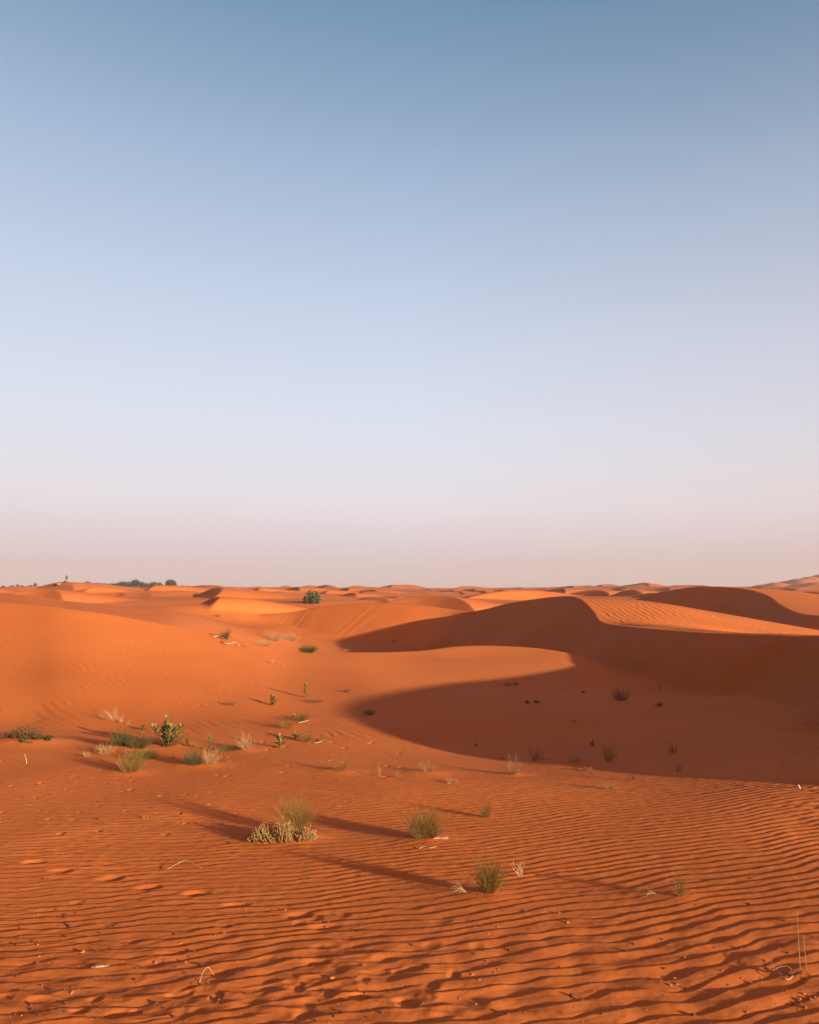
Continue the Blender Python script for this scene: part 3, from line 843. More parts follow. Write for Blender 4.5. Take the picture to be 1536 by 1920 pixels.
# bushes: u, v, h, w, stems, twigs per stem, colour, thickness (mm), lean, droop, label
BUSH = [
    (243, 1450, 44, 64, 105, 4, 'olive', 4.2, .12, .1, 'olive bush shaped like a V, lowest of the cluster on the left'),
    (272, 1424, 21, 74, 130, 4, 'green', 4.5, 0, .2, 'low spreading green bush just behind the V shaped olive bush'),
    (229, 1404, 31, 46, 150, 4, 'green', 4.8, -.1, .15, 'dense dark green bush at the back of the left cluster'),
    (260, 1407, 27, 52, 145, 4, 'green', 4.8, .1, .2, 'dense green bush between the back bush and the largest milkweed'),
    (201, 1415, 20, 38, 60, 4, 'tan', 4.2, -.15, .3, 'tan brown bush at the left end of the cluster'),
    (322, 1398, 24, 62, 80, 4, 'olive', 4.4, .1, .25, 'olive bush spreading round the foot of the largest milkweed'),
    (365, 1438, 31, 44, 100, 4, 'green', 4.4, -.1, .2, 'green left half of a two coloured clump right of the V shaped bush'),
    (393, 1437, 32, 40, 80, 3, 'straw', 3.6, .1, .2, 'straw coloured right half of a two coloured clump'),
    (432, 1408, 11, 58, 80, 3, 'green', 4.2, 0, .4, 'flat green sprawl between two milkweeds and the curly dry plant'),
    (460, 1408, 31, 36, 46, 6, 'straw', 4.4, 0, .3, 'curly dry straw coloured plant with dark inside'),
    (566, 1353, 18, 32, 40, 5, 'green', 4.4, .1, .3, 'low leafy shrub with a white twig at its foot on the lower slope'),
    (537, 1367, 24, 38, 44, 4, 'olive', 3.6, .05, .15, 'see-through olive bush on the lower slope left of the low leafy shrub'),
    (576, 1391, 23, 24, 50, 4, 'olive', 3.4, 0, .1, 'upright wispy bush with a white stick at its foot'),
    (603, 1391, 16, 18, 26, 4, 'olive', 3.2, .1, .1, 'smaller wispy bush at the right end of the white stick'),
    (588, 1317, 13, 44, 44, 4, 'brown', 4.0, .1, .5, 'flattened brown dead bush below the farthest milkweed'),
    (640, 1448, 28, 42, 40, 4, 'olive', 3.4, .05, .15, 'faint thin bush on flat sand left of the dune shadow'),
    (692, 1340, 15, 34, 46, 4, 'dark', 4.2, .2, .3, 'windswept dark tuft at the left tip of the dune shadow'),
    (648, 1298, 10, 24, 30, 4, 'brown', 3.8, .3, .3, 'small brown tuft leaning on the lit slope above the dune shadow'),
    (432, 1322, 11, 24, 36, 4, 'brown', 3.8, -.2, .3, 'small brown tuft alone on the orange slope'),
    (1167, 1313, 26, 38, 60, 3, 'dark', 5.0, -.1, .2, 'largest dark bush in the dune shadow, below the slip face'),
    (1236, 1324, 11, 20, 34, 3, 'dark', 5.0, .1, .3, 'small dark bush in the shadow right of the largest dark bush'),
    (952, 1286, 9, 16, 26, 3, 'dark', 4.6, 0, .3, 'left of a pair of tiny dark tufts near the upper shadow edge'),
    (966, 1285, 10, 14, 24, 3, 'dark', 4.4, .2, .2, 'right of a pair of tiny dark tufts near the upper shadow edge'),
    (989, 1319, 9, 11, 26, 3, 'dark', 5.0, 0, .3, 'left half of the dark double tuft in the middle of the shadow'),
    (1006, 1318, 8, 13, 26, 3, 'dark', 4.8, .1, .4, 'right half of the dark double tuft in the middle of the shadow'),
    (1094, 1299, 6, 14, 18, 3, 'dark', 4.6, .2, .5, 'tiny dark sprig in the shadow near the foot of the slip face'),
    (1238, 1292, 16, 10, 12, 3, 'brown', 3.2, 0, 0, 'hardly visible thin tuft in front of the dark slip face'),
    (1141, 1429, 40, 38, 56, 5, 'tan', 3.8, .08, .05, 'round broom bush with lit top twigs at the shadow edge'),
    (963, 1454, 34, 30, 34, 4, 'tan', 3.4, 0, .1, 'thin tan bush at the lower shadow edge left of the curled dry plant'),
    (1145, 1480, 20, 34, 26, 4, 'straw', 3.0, .1, .1, 'thin straw tuft on the ripples below the round broom bush'),
    (1003, 1426, 32, 34, 22, 4, 'brown', 3.0, 0, .1, 'hardly visible brown bush inside the shadow edge'),
    (1262, 1411, 24, 28, 14, 4, 'brown', 4.0, -.05, .1, 'bare brown sapling in the shadow on the right'),
    (1270, 1446, 16, 16, 10, 3, 'brown', 3.4, .2, .1, 'small bare sprig below the sapling in the shadow'),
    (912, 1532, 34, 26, 40, 4, 'olive', 3.0, -.05, .05, 'thin olive bush on the ripples in the middle right'),
    (560, 1562, 68, 76, 90, 5, 'olive', 3.6, -.08, .3, 'tall arching olive bush behind the clump of knobbly stems'),
    (798, 1574, 50, 74, 150, 5, 'olive', 4.4, -.02, .25, 'dense olive bush with bleached twigs at its right foot'),
    (918, 1677, 68, 64, 80, 6, 'olive', 3.8, 0, .2, 'upright olive bush nearest to the camera, with dead twigs at its left foot'),
    (1275, 1684, 44, 40, 26, 5, 'tan', 3.4, -.05, .05, 'sparse tan bush low on the right with a pale branch beside it'),
    (802, 1450, 20, 34, 26, 5, 'tan', 3.6, 0, .2, 'small tan tuft at the shadow edge right of the tall dry stalk'),
    (712, 1456, 24, 12, 7, 2, 'straw', 4.0, -.05, 0, 'tall dry stalk on flat sand left of the small tan tuft'),
    (748, 1458, 18, 14, 8, 3, 'tan', 3.2, -.1, 0, 'faint stalks standing in a small patch of shade'),
    (1190, 1464, 26, 22, 10, 3, 'brown', 3.8, -.3, 0, 'leaning dark twig on the ripples near the shadow edge'),
    (423, 1199, 24, 28, 60, 3, 'green', 7.0, 0, .15, 'green tuft on the rim of the hollow, above pale driftwood'),
    (578, 1223, 17, 42, 170, 3, 'green', 7.0, 0, .25, 'round green bush in front of the shadowed hollow'),
    (407, 1156, 6, 13, 30, 2, 'green', 8.0, 0, .3, 'tiny green tuft far up on the left slope'),
    (401, 1192, 9, 8, 16, 2, 'tan', 6.0, 0, .2, 'tiny tan tuft left of the green tuft on the rim'),
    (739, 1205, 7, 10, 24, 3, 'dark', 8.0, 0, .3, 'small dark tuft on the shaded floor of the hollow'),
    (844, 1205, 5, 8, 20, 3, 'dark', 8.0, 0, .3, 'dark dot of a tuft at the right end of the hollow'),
    (496, 1211, 13, 44, 90, 4, 'straw', 6.5, 0, .3, 'low front part of the pale dry thicket in the hollow'),
    (515, 1202, 20, 44, 130, 5, 'straw', 7.0, 0, .25, 'left part of the pale dry thicket in the hollow'),
    (546, 1202, 18, 40, 120, 5, 'straw', 7.0, 0, .25, 'right part of the pale dry thicket in the hollow'),
    (462, 1214, 11, 8, 16, 1, 'straw', 7.0, 0, .1, 'short pale stump of dry stalks on the rim of the hollow'),
    (450, 1211, 8, 5, 7, 1, 'straw', 5.0, 0, .1, 'thin pale stalks left of the pale stump on the rim'),
    (512, 1244, 9, 16, 30, 3, 'straw', 5.0, -.3, .3, 'left part of the pale dry tuft below the rim of the hollow'),
    (527, 1246, 7, 16, 26, 3, 'straw', 5.0, .1, .4, 'right part of the pale dry tuft below the rim of the hollow'),
    (213, 1352, 30, 34, 26, 3, 'straw', 4.2, -.25, .5, 'arching pale straw tuft on the orange slope'),
    (229, 1356, 14, 10, 12, 2, 'straw', 4.8, -.2, .1, 'short pale straw tuft just right of the arching one'),
    (240, 1359, 9, 10, 12, 2, 'straw', 4.0, .1, .2, 'smallest pale straw tuft right of the arching one'),
    (163, 1420, 13, 18, 24, 3, 'straw', 3.6, -.1, .3, 'pale little tuft on sand left of the bush cluster'),
    (1081, 1434, 18, 44, 40, 4, 'straw', 5.0, .05, .5, 'curled dry plant on a hump at the shadow edge'),
    (1098, 1445, 9, 24, 30, 4, 'tan', 4.5, .1, .4, 'dry matted stump below the curled dry plant'),
    (850, 1468, 10, 28, 36, 3, 'straw', 4.0, -.2, .5, 'pale low dry tuft on the ripples near the middle'),
    (943, 1424, 12, 18, 14, 3, 'straw', 4.4, -.1, .3, 'pale twig with crossed branches just inside the shadow'),
    (650, 1222, 8, 18, 30, 3, 'straw', 6.0, .1, .3, 'pale dry tuft on the rim right of the round green bush'),
    (693, 1219, 15, 8, 18, 2, 'tan', 5.5, 0, .05, 'thin upright tan stalks on the rim in front of the dark hollow'),
    (724, 1217, 9, 14, 16, 3, 'tan', 5.0, -.1, .2, 'faint tan tuft on the rim right of the upright stalks'),
    (756, 1215, 9, 18, 18, 3, 'tan', 5.0, .1, .3, 'rightmost faint tuft on the rim in front of the hollow'),
    (1077, 1353, 8, 22, 22, 3, 'tan', 3.4, 0, .4, 'flat tan sprig in the middle of the shadow'),
    (155, 1413, 0, 0, 0, 0, '', 0, 0, 0, ''),
    (273, 1536, 10, 14, 8, 2, 'straw', 3.0, 0, 0, 'few short straw stalks on the sand left of the tall arching bush'),
]
BUSH = [b for b in BUSH if b[2] > 0]
_p = hit([(m[0], m[1]) for m in MILK] + [(b[0], b[1]) for b in BUSH])
_z = height(_p[:, 0], _p[:, 1])
for i, (u, v, h, w, ns, lf, label) in enumerate(MILK):
    x, y = _p[i, 0], _p[i, 1]
    k = y / F_PX
    t = thing('milkweed_plant', label, 'milkweed', (x, y, _z[i]), 'milkweeds on the sand')
    a, b = milkweed_parts(h * k, w * k, 300 + i, lf, ns)
    a.build('stem', M['bark'], t)
    b.build('leaves', M['leaf'], t)
NAMES = {'straw': ('dry_tuft', 'dry tuft'), 'tan': ('dry_bush', 'dry bush'), 'brown': ('dry_bush', 'dry bush'), 'olive': ('broom_bush', 'bush'),
         'green': ('green_bush', 'bush'), 'dark': ('dark_bush', 'bush')}
for i, (u, v, h, w, ns, tw, colr, th, lean, droop, label) in enumerate(BUSH):
    j = i + len(MILK)
    x, y = _p[j, 0], _p[j, 1]
    k = y / F_PX
    t = thing(NAMES[colr][0], label, NAMES[colr][1], (x, y, _z[j]), 'bushes and tufts on the sand')
    a, b = bush_parts(h * k, w * k, int(ns * 2.0), 500 + i, droop=droop, twigs=tw + 1, r0=th * 0.001 * 0.54, lean=(lean, 0), base=0.20 if h < 0.85 * w else 0.10)
    a.build('branches', M[colr], t)
    b.build('woody_foot', M['brown'], t)


# ------------------------------------------------------------------ knobbly clump, creeper, far shrub
SPOTS = {'clump': (530, 1577), 'creeper': (62, 1394), 'creeper_dry': (18, 1390), 'leafy': (50, 1398), 'shrub': (586, 1131), 'peg': (1500, 1480), 'slab': (186, 1814),
         'drift': (432, 1207), 'drift2': (408, 1195), 'stick': (600, 1393), 'root': (345, 1628), 'arc': (390, 1838), 'bare': (980, 1643), 'dead': (806, 1577),
         'deadl': (880, 1676), 'branch': (1238, 1680), 'arch': (1487, 1831), 'stalk1': (1501, 1820), 'stalk2': (1513, 1820), 'log': (1024, 1424), 'straw': (50, 1432), 'rod': (570, 1355), 'spur': (690, 1590)}
_q = hit(list(SPOTS.values()))
_qz = height(_q[:, 0], _q[:, 1])
AT = {k: vec(_q[i, 0], _q[i, 1], _qz[i]) for i, k in enumerate(SPOTS)}


def knobbly():
    p = AT['clump']
    k = p[1] / F_PX
    t = thing('knobbly_plant', 'wide low clump of thick knobbly stems with pale tips, on a small sand mound', 'succulent', p)
    st, bd = MB(), MB()
    r = random.Random(77)
    for i in range(420):
        a = r.uniform(-1, 1)
        x = a * 58 * k
        y = r.uniform(-.22, .22) * math.sqrt(1 - a * a * .8)
        hh = (29 if a < 0.15 else 22) * k * r.uniform(.35, 1.0) * (1 - .45 * abs(a) ** 2) * (0.8 + 0.3 * math.sin(a * 9 + 1))
        z0 = float(height([p[0] + x], [p[1] + y])[0]) - p[2] - .03
        d = vec(a * .5 + r.gauss(0, .34), r.gauss(0, .3), 1)
        pts = curve_pts(vec(x, y, z0), d, hh + .03, vec(0, 0, .4), 4, r)
        st.tube(pts, .0055, .0040, 4)
        bd.blob(pts[-1], .0070, (1, 1, 1.25), i, .15, (5, 4))
        for q in range(r.randint(1, 3)):
            j = r.randint(1, 3)
            e = pts[j] + vec(r.gauss(0, .025), r.gauss(0, .025), r.uniform(.02, .05))
            st.tube([pts[j], e], .0042, .0036, 4)
            bd.blob(e, .0062, (1, 1, 1.25), i * 7 + q, .15, (5, 4))
    st.build('stems', M['bud_stem'], t)
    bd.build('tips', M['bud'], t)['kind'] = 'stuff'


def leafy_mound(key, name, label, W, H, n, leaf, mat, seed, lean=0.0):
    p = AT[key]
    k = p[1] / F_PX
    t = thing(name, label, 'creeper', p)
    r = random.Random(seed)
    st, lf = MB(), MB()
    xs = np.linspace(-W * k / 2, W * k / 2, 9)
    zs = height(p[0] + xs, np.full(9, p[1])) - p[2]
    st.tube([vec(xs[i], .05 * math.sin(i * 2.1), zs[i] + .008) for i in range(9)], .007, .005, 5)
    for i in range(n):
        a = r.uniform(-1, 1)
        x, y = a * W * k / 2, r.uniform(-.30, .30)
        top = H * k * max(.12, 1 - abs(a + lean) ** 1.5) * r.uniform(.4, 1)
        z0 = float(height([p[0] + x], [p[1] + y])[0]) - p[2]
        pts = curve_pts(vec(x, 0.05 * math.sin((a + 1) * 4 * 2.1), z0 + .0), vec(.05 * a, y, top + .02), top + .06 + abs(y) * .5, vec(0, 0, 0), 3, r)
        st.tube(pts, .006, .004)
        for q in range(6):
            b = r.uniform(0, 6.28)
            lf.leaf(pts[r.randint(1, 3)], vec(math.cos(b), math.sin(b), r.uniform(.1, 1.0)), vec(0, 0, 1), leaf * r.uniform(.7, 1.2), leaf * .62)
    st.build('stems', M['brown'], t)
    lf.build('leaves', M[mat], t)


knobbly()
leafy_mound('creeper', 'leafy_creeper', 'dark green leafy creeper on the sand at the left edge, thinning out to the right', 66, 19, 120, .06, 'leaf_dark', 81, .35)
leafy_mound('creeper_dry', 'dry_creeper', 'reddish brown withered creeper touching the left edge of the photo', 46, 11, 60, .05, 'brown', 82)
leafy_mound('leafy', 'leafy_creeper', 'small tuft of leaves with pale edges in front of the dark green creeper', 24, 8, 22, .05, 'leaf_dark', 83)


def far_shrub():
    p = AT['shrub']
    k = p[1] / F_PX
    t = thing('leafy_shrub', 'big round dark shrub with upright leaf spikes, alone beyond the dunes left of centre', 'shrub', p)
    r = random.Random(91)
    st, lf = MB(), MB()
    W, H = 42 * k, 25 * k
    for i in range(110):
        az, rad = r.uniform(0, 6.28), math.sqrt(r.random())
        tip = vec(math.cos(az) * rad * W / 2, math.sin(az) * rad * W / 2, H * (1 - .68 * rad ** 2.4) * r.uniform(.6, 1.0))
        pts = curve_pts(vec(tip[0] * .6, tip[1] * .6, -.1), tip - vec(tip[0] * .6, tip[1] * .6, -.1), tip[2] + .1, vec(0, 0, .5), 5, r)
        st.tube(pts, .03, .015, 4)
        for q in range(13):
            j = r.randint(1, 5)
            b = r.uniform(0, 6.28)
            lf.leaf(pts[j], vec(math.cos(b) * .6, math.sin(b) * .6, 1), vec(math.cos(b + 1.57), math.sin(b + 1.57), 0), .24 * r.uniform(.8, 1.2), .13)
    st.build('stems', M['bark'], t)
    lf.build('leaves', M['leaf_dark'], t)


far_shrub()


# ------------------------------------------------------------------ driftwood, twigs, stalks
def lay(points, key):
    """polyline given in photo pixels relative to a spot (dx right, dy down = nearer), laid on the sand; third value lifts it"""
    p = AT[key]
    u0, v0 = SPOTS[key]
    w = hit([(u0 + a, v0 + b) for a, b, _ in points])
    z = height(w[:, 0], w[:, 1])
    return [vec(w[i, 0] - p[0], w[i, 1] - p[1], z[i] - p[2] + points[i][2]) for i in range(len(points))]


def smooth_line(pts, n=5):
    return list(catmull(pts, n))


def stick(name, key, lines, r0, r1, mat, label, cat):
    m = MB()
    for ln in lines:
        m.tube(smooth_line(ln), r0, r1, 5)
    return tag(m.build(name, M[mat], None, AT[key], True), label, cat)


stick('driftwood', 'drift', [lay([(-16, -3, .05), (-9, 3, .10), (0, 2, .06), (8, 2, .12), (18, 6, .04)], 'drift')], .032, .016, 'pale', 'wavy bleached driftwood stick on the rim below the green tuft', 'driftwood')
stick('driftwood', 'drift2', [lay([(-8, 0, .04), (2, 1, .10), (14, 6, .06), (24, 12, .03)], 'drift2')], .026, .012, 'pale', 'bleached root lying in front of the green tuft on the rim', 'driftwood')
stick('bleached_stick', 'stick', [lay([(-12, 1, .02), (-4, 1, .03), (4, -1, .04), (10, -4, .06)], 'stick')], .012, .008, 'pale', 'bleached white stick lying at the foot of the wispy bushes', 'stick')
stick('bleached_stick', 'rod', [lay([(-10, 2, .02), (0, 0, .03), (9, -2, .03)], 'rod')], .014, .008, 'pale', 'short white twig at the foot of the low leafy shrub', 'stick')
stick('curved_root', 'root', [lay([(-46, -8, .0), (-36, 3, .01), (-26, 4, .03), (-8, -5, .05), (8, -7, .05), (34, 1, .0)], 'root')], .0042, .0028, 'pale', 'long thin S shaped pale root lying on the ripples at lower left', 'root')
stick('curved_twig', 'arc', [lay([(-16, 6, .0), (-10, -3, .05), (0, -8, .09), (12, -9, .02)], 'arc')], .0035, .002, 'pale', 'thin pale twig arching over the sand near the bottom left of centre', 'twig')
stick('pale_straw', 'straw', [[vec(0, 0, -.02), vec(-.03, .02, .12), vec(-.09, .04, .24)]], .010, .006, 'pale', 'single pale straw sticking up below the leafy creeper', 'straw')
stick('curved_root', 'spur', [lay([(95, 2, .0), (106, 1, .02), (118, 2, .02), (128, -1, .01)], 'spur')], .006, .003, 'pale', 'thin pale rootlet on the ripples in front of the dense bush with bleached twigs', 'root')


def forked(key, name, label, h, w, n, r0, seed, mat, flat=0.0, side=0):
    p = AT[key]
    k = p[1] / F_PX
    r = random.Random(seed)
    m = MB()

    def grow(q, d, L, rad, depth):
        pts = curve_pts(q, d, L, vec(side * .3 * flat, 0, .35 - flat), 3, r)
        if flat:
            for i in range(1, 4):
                pts[i][2] = max(pts[i][2], .012)
        m.tube(pts, rad, rad * .65, 4)
        if depth:
            for _ in range(2 if depth > 1 else r.choice((1, 2))):
                a = r.uniform(0, 6.28)
                dd = (pts[-1] - pts[-2]) / np.linalg.norm(pts[-1] - pts[-2]) + vec(math.cos(a), math.sin(a) * .6, r.uniform(-.2, .3) * (1 - flat)) * .75
                grow(pts[r.choice((2, 3))], dd, L * r.uniform(.6, .85), rad * .65, depth - 1)
    for i in range(n):
        a = r.uniform(-1, 1) if not side else side * r.uniform(.5, 1)
        grow(vec(a * .05, 0, -.02), vec(a * w / h, r.uniform(-.5, .5), 1 - .75 * flat), h * k * .42, r0, 2)
    tag(m.build(name, M[mat], None, p), label, 'dead plant')


forked('bare', 'bare_twig_plant', 'small bare pale forked plant right of the upright olive bush', 34, 26, 5, .0042, 11, 'pale')
forked('dead', 'dead_branch', 'bleached twigs fanned flat to the right of the dense olive bush', 36, 30, 8, .0036, 12, 'pale', .85, 1)
forked('deadl', 'dead_branch', 'grey tan dead twigs to the left of the upright olive bush', 40, 30, 9, .0030, 13, 'tan', .6, -1)
forked('branch', 'dead_branch', 'pale crooked branch left of the sparse tan bush', 46, 36, 5, .0030, 14, 'tan', .8, -1)


def arch():
    p = AT['arch']
    t = thing('arched_stalk', 'dry plant with one long stalk arched down to the left, bottom right corner', 'dead plant', p)
    m, c = MB(), MB()
    m.tube(smooth_line(lay([(4, 0, .02), (-8, 7, .01), (-20, 4, .03), (-32, -8, .04), (-43, -24, .05), (-50, -40, .02)], 'arch')), .0040, .0022, 5)
    m.tube(smooth_line(lay([(2, -2, .02), (-10, -7, .05), (-26, -8, .05), (-44, -6, .01)], 'arch')), .004, .0022, 5)
    m.build('stalk', M['pale'], t)
    r = random.Random(5)
    for i in range(9):
        a = r.uniform(0, 6.28)
        c.tube([vec(0, 0, -.02), vec(math.cos(a) * .05, math.sin(a) * .04, .03), vec(math.cos(a) * .1, math.sin(a) * .07, .03 + .03 * r.random())], .009, .004, 5)
    c.build('crown', M['stone'], t)


arch()
for key, h, lab in (('stalk1', .62, 'taller of two thin dry stalks standing up near the bottom right corner'), ('stalk2', .36, 'shorter of two thin dry stalks near the bottom right corner')):
    m = MB()
    r = random.Random(len(lab))
    pts = curve_pts(vec(0, 0, -.03), vec(-.04, 0, 1), h, vec(.02, 0, .2), 6, r)
    m.tube(pts, .0038, .0018, 5)
    for j in (2, 3, 4, 5):
        m.tube([pts[j], pts[j] + vec(r.uniform(-.03, .03), 0, .05)], .0018, .001)
    tag(m.build('dry_stalk', M['tan'], None, AT[key]), lab, 'stalk')

# sand crust, peg, pale log
p = AT['slab']
m = MB()
m.blob((0, 0, 0.0), .085, (1.0, .55, .26), 3, .22, (11, 6))
m.blob((.07, .02, .004), .05, (1.0, .7, .3), 4, .22, (9, 5))
tag(m.build('sand_crust', M['chip'], None, p), 'pale broken flake of sand crust at the lower left, largest pale piece', 'flake')
p = AT['log']
m = MB()
m.blob((0, 0, .01), .13, (1.3, .4, .28), 9, .15, (11, 6))
tag(m.build('sand_lump', M['clod'], None, p, True), 'smooth oblong sand lump just inside the shadow edge, left of the curled dry plant', 'lump')
p = AT['peg']
t = thing('capped_peg', 'short white peg with a black cap leaning left, in the shadow at the right edge', 'peg', p)
m = MB()
m.tube([vec(.02, 0, -.03), vec(-.005, 0, .035), vec(-.03, 0, .085)], .013, .012, 8)
m.build('peg', M['white'], t)
m = MB()
m.tube([vec(-.072, 0, .082), vec(-.058, 0, .086), vec(.0, 0, .098), vec(.012, 0, .104)], .011, .016, 8)
m.build('cap', M['black'], t)


# ------------------------------------------------------------------ stones and clods lying on the sand
def stone_proto(name, mat, r, squash, seed, rough=.3):
    m = MB()
    m.blob((0, 0, r * squash[2] * .35), r, squash, seed, rough, (8, 6))
    me = bpy.data.meshes.new(name)
    me.from_pydata([tuple(v) for v in m.V], [], m.F)
    me.materials.append(M[mat])
    return me


DARK = [stone_proto('dark_stone', 'stone', .030, (1.1, .9, .9), 40 + i) for i in range(5)]
CLOD = [stone_proto('sand_clod', 'clod', .030, (1.2, 1.0, .8), 60 + i, .35) for i in range(5)]
CHIP = [stone_proto('pale_chip', 'chip', .020, (1.3, .9, .6), 80 + i, .3) for i in range(4)]
SP = []
for u, v, sc in [(124, 1716, 1.2), (129, 1737, 1.5), (126, 1758, 1.1), (58, 1884, 1.2), (60, 1893, .9), (376, 1808, 1.1), (363, 1785, 1.0), (327, 1906, 1.1), (292, 1882, 1.1),
                 (409, 1874, 1.2), (345, 1627, .0), (82, 1648, .9), (1276, 1621, 1.0), (1209, 1630, 1.0), (1405, 1695, 1.0), (1387, 1777, 1.3), (1188, 1770, 1.0), (1072, 1867, 1.3),
                 (951, 1903, 1.4), (1302, 1903, 1.4), (1246, 1817, 1.0), (1407, 1647, .9), (1162, 1781, .8), (954, 1780, .9), (890, 1790, .9), (1340, 1777, .8), (30, 1772, 1.0), (160, 1690, .8),
                 (265, 1690, .9), (1112, 1374, 1.0), (1003, 1390, .9), (1065, 1405, .9), (856, 1407, .9), (760, 1345, 1.5), (430, 1580, 1.0)]:
    if sc:
        SP.append((u, v, sc, 'd'))
r = random.Random(21)
for _ in range(70):
    u = r.uniform(0, 1536)
    SP.append((u, r.uniform(1600, 1915), r.uniform(.35, .9), 'd'))
for _ in range(60):
    SP.append((r.uniform(0, 760), r.uniform(1700, 1915), r.uniform(.35, .9), 'd'))
for _ in range(90):
    SP.append((r.uniform(0, 470), r.gauss(1480, 45), r.uniform(.5, 1.1), 'd'))
for _ in range(25):
    SP.append((r.uniform(380, 760), r.uniform(1400, 1470), r.uniform(.5, 1.0), 'd'))
for _ in range(30):
    SP.append((r.uniform(1180, 1520), r.gauss(1425, 20), r.uniform(.4, .8), 'd'))
for _ in range(14):
    SP.append((r.uniform(680, 1300), r.uniform(1330, 1420), r.uniform(.5, .9), 'd'))
for _ in range(34):
    cu, cv = r.uniform(0, 1536), 1915 - abs(r.gauss(0, 120))
    for _ in range(r.randint(1, 8)):
        SP.append((cu + r.gauss(0, 34), cv + r.gauss(0, 12), .35 + r.random() ** 3 * 1.3, 'c'))
for _ in range(60):
    SP.append((r.uniform(0, 1200), r.uniform(1500, 1915), r.uniform(.3, .75), 'p'))
SP = [q for q in SP if 1330 < q[1] < 1918]
w = hit([(q[0], q[1]) for q in SP])
wz = height(w[:, 0], w[:, 1])
LAB = {'d': ('dark_stone', 'small dark brown stone lying on the sand', 'stone', 'dark stones strewn on the sand', DARK),
       'c': ('sand_clod', 'small orange clod of sand in the rippled foreground', 'clod', 'sand clods in the foreground', CLOD),
       'p': ('pale_chip', 'tiny pale chip of shell or straw on the sand', 'chip', 'pale chips strewn on the sand', CHIP)}
for i, (u, v, sc, kd) in enumerate(SP):
    n, l, c, g, me_list = LAB[kd]
    o = bpy.data.objects.new(n, me_list[i % len(me_list)])
    COL.objects.link(o)
    o.location = (w[i, 0], w[i, 1], wz[i] - .008 * sc)
    sc *= {'d': .62, 'c': .5, 'p': .55}[kd]
    o.scale = (sc * r.uniform(.8, 1.35), sc * r.uniform(.8, 1.25), sc * r.uniform(.8, 1.3))
    o.rotation_euler = (r.uniform(-.3, .3), r.uniform(-.3, .3), r.uniform(0, 6.28))
    tag(o, l, c, g)

# coarse grit too fine to count, between the ripples near the camera
m = MB()
gu = [(r.uniform(-80, 1616), 1940 - abs(r.gauss(0, 120))) for _ in range(1500)]
w = hit(gu)
wz = height(w[:, 0], w[:, 1])
for i in range(len(gu)):
    rr = r.uniform(.002, .006)
    m.blob((w[i, 0], w[i, 1], wz[i] + rr * .3), rr, (1.2, 1, .8), i, .3, (5, 3))
o = m.build('grit', M['clod'])
o['kind'] = 'stuff'


# ------------------------------------------------------------------ far left: trees behind the dunes, people on the hilltop
def tree_proto(seed, H, W):
    r = random.Random(seed)
    tr, cr = MB(), MB()
    tr.tube([vec(0, 0, -.5), vec(.1, 0, H * .3), vec(0, .1, H * .7)], .16, .06, 6)
    for i in range(5):
        a = r.uniform(0, 6.28)
        tr.tube([vec(0, 0, H * .3), vec(math.cos(a) * W * .25, math.sin(a) * W * .25, H * .65)], .07, .03, 4)
    for i in range(420):
        a, e, q = r.uniform(0, 6.28), r.uniform(-.6, 1.0), r.random() ** .4
        lump = 1 + .28 * math.sin(3 * a + seed) * math.cos(2.3 * e + seed)
        c = vec(math.cos(a) * math.sqrt(max(0, 1 - e * e)) * W * .5 * q * lump, math.sin(a) * math.sqrt(max(0, 1 - e * e)) * W * .5 * q * lump, H * (.54 + .46 * e * q * lump))
        d = vec(r.gauss(0, 1), r.gauss(0, 1), r.gauss(0, 1))
        cr.leaf(c, d, vec(.3, .2, .9), r.uniform(.35, .7), r.uniform(.25, .5))
    return tr, cr


PROTO = []
for i, (H, W) in enumerate(((4.0, 3.6), (3.2, 4.0), (4.6, 2.8), (2.6, 3.4))):
    a, b = tree_proto(30 + i, H, W)
    root = bpy.data.objects.new('desert_tree', None)
    COL.objects.link(root)
    a.build('trunk', M['bark'], root)
    b.build('crown', M['tree'], root)
    PROTO.append((root, H, W))
# u of the trunk, v of the tree top, width in pixels
TREES = [(6, 1100, 6), (22, 1100, 7), (41, 1099, 6), (57, 1098.5, 6), (110, 1097, 6), (116, 1096, 6), (66, 1094.5, 5), (122, 1094, 7), (160, 1093.5, 7), (165, 1091, 8), (173, 1094, 7), (181, 1094.5, 7), (187, 1094, 6), (195, 1095, 8), (203, 1095.5, 7), (211, 1095, 8), (219, 1094, 7),
         (226, 1092, 8), (231, 1091.5, 9), (237, 1092.5, 8), (243, 1092, 8), (249, 1091, 9), (254, 1087.5, 12), (261, 1092, 9), (268, 1093, 8), (275, 1094, 8), (282, 1094, 7), (289, 1092.5, 9),
         (296, 1094, 8), (301, 1093.5, 7), (315, 1089, 8), (320, 1088.5, 11), (326, 1090.5, 9), (343, 1099, 6), (350, 1100, 4), (354, 1099.5, 5), (33, 1097, 5)]
TD = 430.0
used = set()
LOOK = {(254, 1087.5): 'tallest of the far trees, rising above the tree line on the left horizon', (165, 1091): 'rounded tree at the left end of the far tree line',
        (320, 1088.5): 'rounded dark tree standing apart at the right end of the far tree line', (66, 1094.5): 'lone bush like tree left of the hilltop with the standing person',
        (122, 1094): 'small tree half hidden behind the left side of the hilltop', (6, 1100): 'leftmost tiny tree on the far horizon, at the photo edge'}
tx = np.array([at(u, v, TD)[0] for u, v, wd in TREES])
tz = height(tx, np.full(len(TREES), TD))
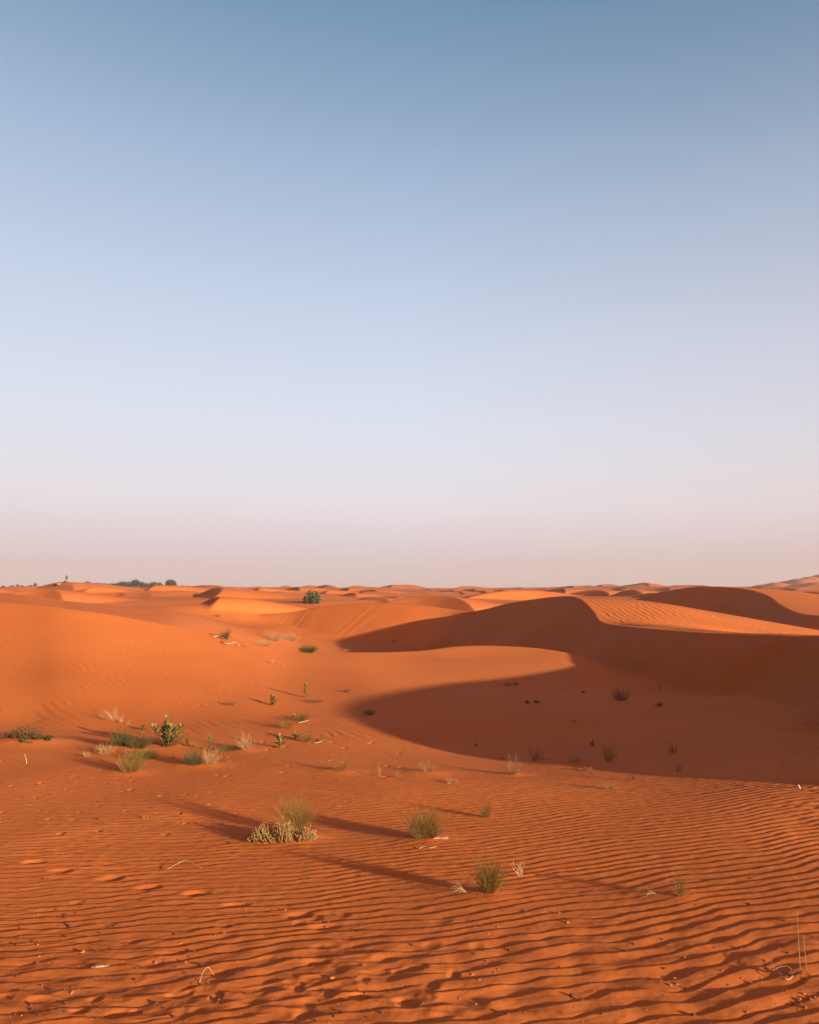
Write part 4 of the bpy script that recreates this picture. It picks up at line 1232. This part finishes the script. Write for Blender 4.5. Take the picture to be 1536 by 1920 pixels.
for i, (u, v, wd) in enumerate(TREES):
    j = i % 4
    root, H, W = PROTO[j]
    if j not in used:
        used.add(j)
        o = root
    else:
        o = root.copy()
        COL.objects.link(o)
        for ch in root.children:
            c = ch.copy()
            c.parent = o
            COL.objects.link(c)
    top = at(u, v, TD)
    h = max(1.5, top[2] - tz[i] + 0.35)
    o.location = (top[0], TD, tz[i])
    sw = wd / F_PX * TD * 1.25 / W
    o.scale = (sw, sw, h / H)
    o.rotation_euler = (0, 0, random.Random(i).uniform(0, 6.28))
    tag(o, LOOK.get((u, v), 'small dark tree in the far tree line behind the left dunes'), 'tree', 'trees along the left horizon')


def hill_top(u, v):
    w = hit([(u, v)])[0]
    D = np.linspace(180, 330, 400)
    x = (u - CX) / F_PX * D
    z = height(x, D)
    k = np.argmax((z - CAM[2]) / D)
    return vec(x[k], D[k], z[k])


p = hill_top(127, 1090)
k = p[1] / F_PX
t = thing('person', 'tiny person in dark clothes standing on the hilltop on the far left', 'person', p)
body = bpy.data.meshes.new('body')
sk = [((0.09, 0, 0), .07), ((.10, 0, .45), .075), ((.09, 0, .88), .10), ((0, 0, .95), .14), ((0, 0, 1.2), .15), ((0, 0, 1.42), .13), ((0, 0, 1.52), .06), ((0, 0, 1.63), .095), ((0, 0, 1.75), .07),
      ((-.09, 0, .88), .10), ((-.10, 0, .45), .075), ((-.09, 0, 0), .07), ((.22, 0, 1.38), .065), ((.27, .02, 1.1), .05), ((.26, -.06, .86), .04), ((-.22, 0, 1.38), .065), ((-.27, .02, 1.1), .05), ((-.26, -.06, .86), .04)]
ed = [(0, 1), (1, 2), (2, 3), (3, 4), (4, 5), (5, 6), (6, 7), (7, 8), (3, 9), (9, 10), (10, 11), (5, 12), (12, 13), (13, 14), (5, 15), (15, 16), (16, 17)]
body.from_pydata([a for a, b in sk], ed, [])
bo = bpy.data.objects.new('body', body)
COL.objects.link(bo)
bo.parent = t
md = bo.modifiers.new('skin', 'SKIN')
for i, (a, b) in enumerate(sk):
    body.skin_vertices[0].data[i].radius = (b, b)
body.skin_vertices[0].data[3].use_root = True
bo.modifiers.new('sub', 'SUBSURF').levels = 1
body.materials.append(M['cloth'])
m = MB()
m.blob((0, -.01, 1.70), .115, (1, 1, 1.0), 1, .05, (10, 7))
m.build('hair', M['black'], t, None, True)
t.scale = (1, 1, 1)


def bike(u, v, mat, label, yaw):
    p = hill_top(u, v)
    p = vec(p[0], p[1] - 2.0, float(height([p[0]], [p[1] - 2.0])[0]))
    t = thing('quad_bike', label, 'vehicle', p, 'small vehicles on the hilltop')
    t.rotation_euler = (0, 0, yaw)
    t.scale = (.72, .72, .72)
    m = MB()
    m.box((-.55, -.18, .30), (.55, .18, .52))
    m.box((-.62, -.34, .46), (-.22, .34, .58))
    m.box((.24, -.34, .46), (.66, .34, .58))
    m.build('body', M[mat], t)
    m = MB()
    m.box((-.42, -.13, .525), (.10, .13, .68))
    m.build('seat', M['black'], t)
    m = MB()
    m.tube([vec(.36, 0, .55), vec(.26, 0, .86)], .03, .03, 6)
    m.tube([vec(.24, -.34, .86), vec(.27, 0, .88), vec(.24, .34, .86)], .02, .02, 6)
    m.build('handlebar', M['black'], t)
    for sx in (-.42, .45):
        for sy in (-.36, .36):
            w = MB()
            w.tube([vec(sx, sy - .09, .22), vec(sx, sy + .09, .22)], .24, .24, 12)
            w.build('wheel', M['black'], t)


bike(119.5, 1091, 'white', 'small white vehicle parked left of the person on the hilltop', .3)
bike(132, 1092, 'white', 'small white vehicle with dark top parked right of the person on the hilltop', 2.6)
bike(112, 1093, 'black', 'small dark vehicle at the left end of the hilltop group', .1)


# ------------------------------------------------------------------ the dusty air
hz = MB()
hz.box((-2700, -2700, -40), (2700, 2700, 60))
mh = bpy.data.materials.new('haze')
mh.use_nodes = True
th = mh.node_tree
th.nodes.clear()
ho = th.nodes.new('ShaderNodeOutputMaterial')
hv = th.nodes.new('ShaderNodeVolumePrincipled')
hv.inputs['Color'].default_value = (0.88, 0.74, 0.75, 1)
hv.inputs['Density'].default_value = 0.00030
hv.inputs['Anisotropy'].default_value = 0.0
th.links.new(hv.outputs[0], ho.inputs['Volume'])
o = hz.build('haze', mh)
o['kind'] = 'stuff'
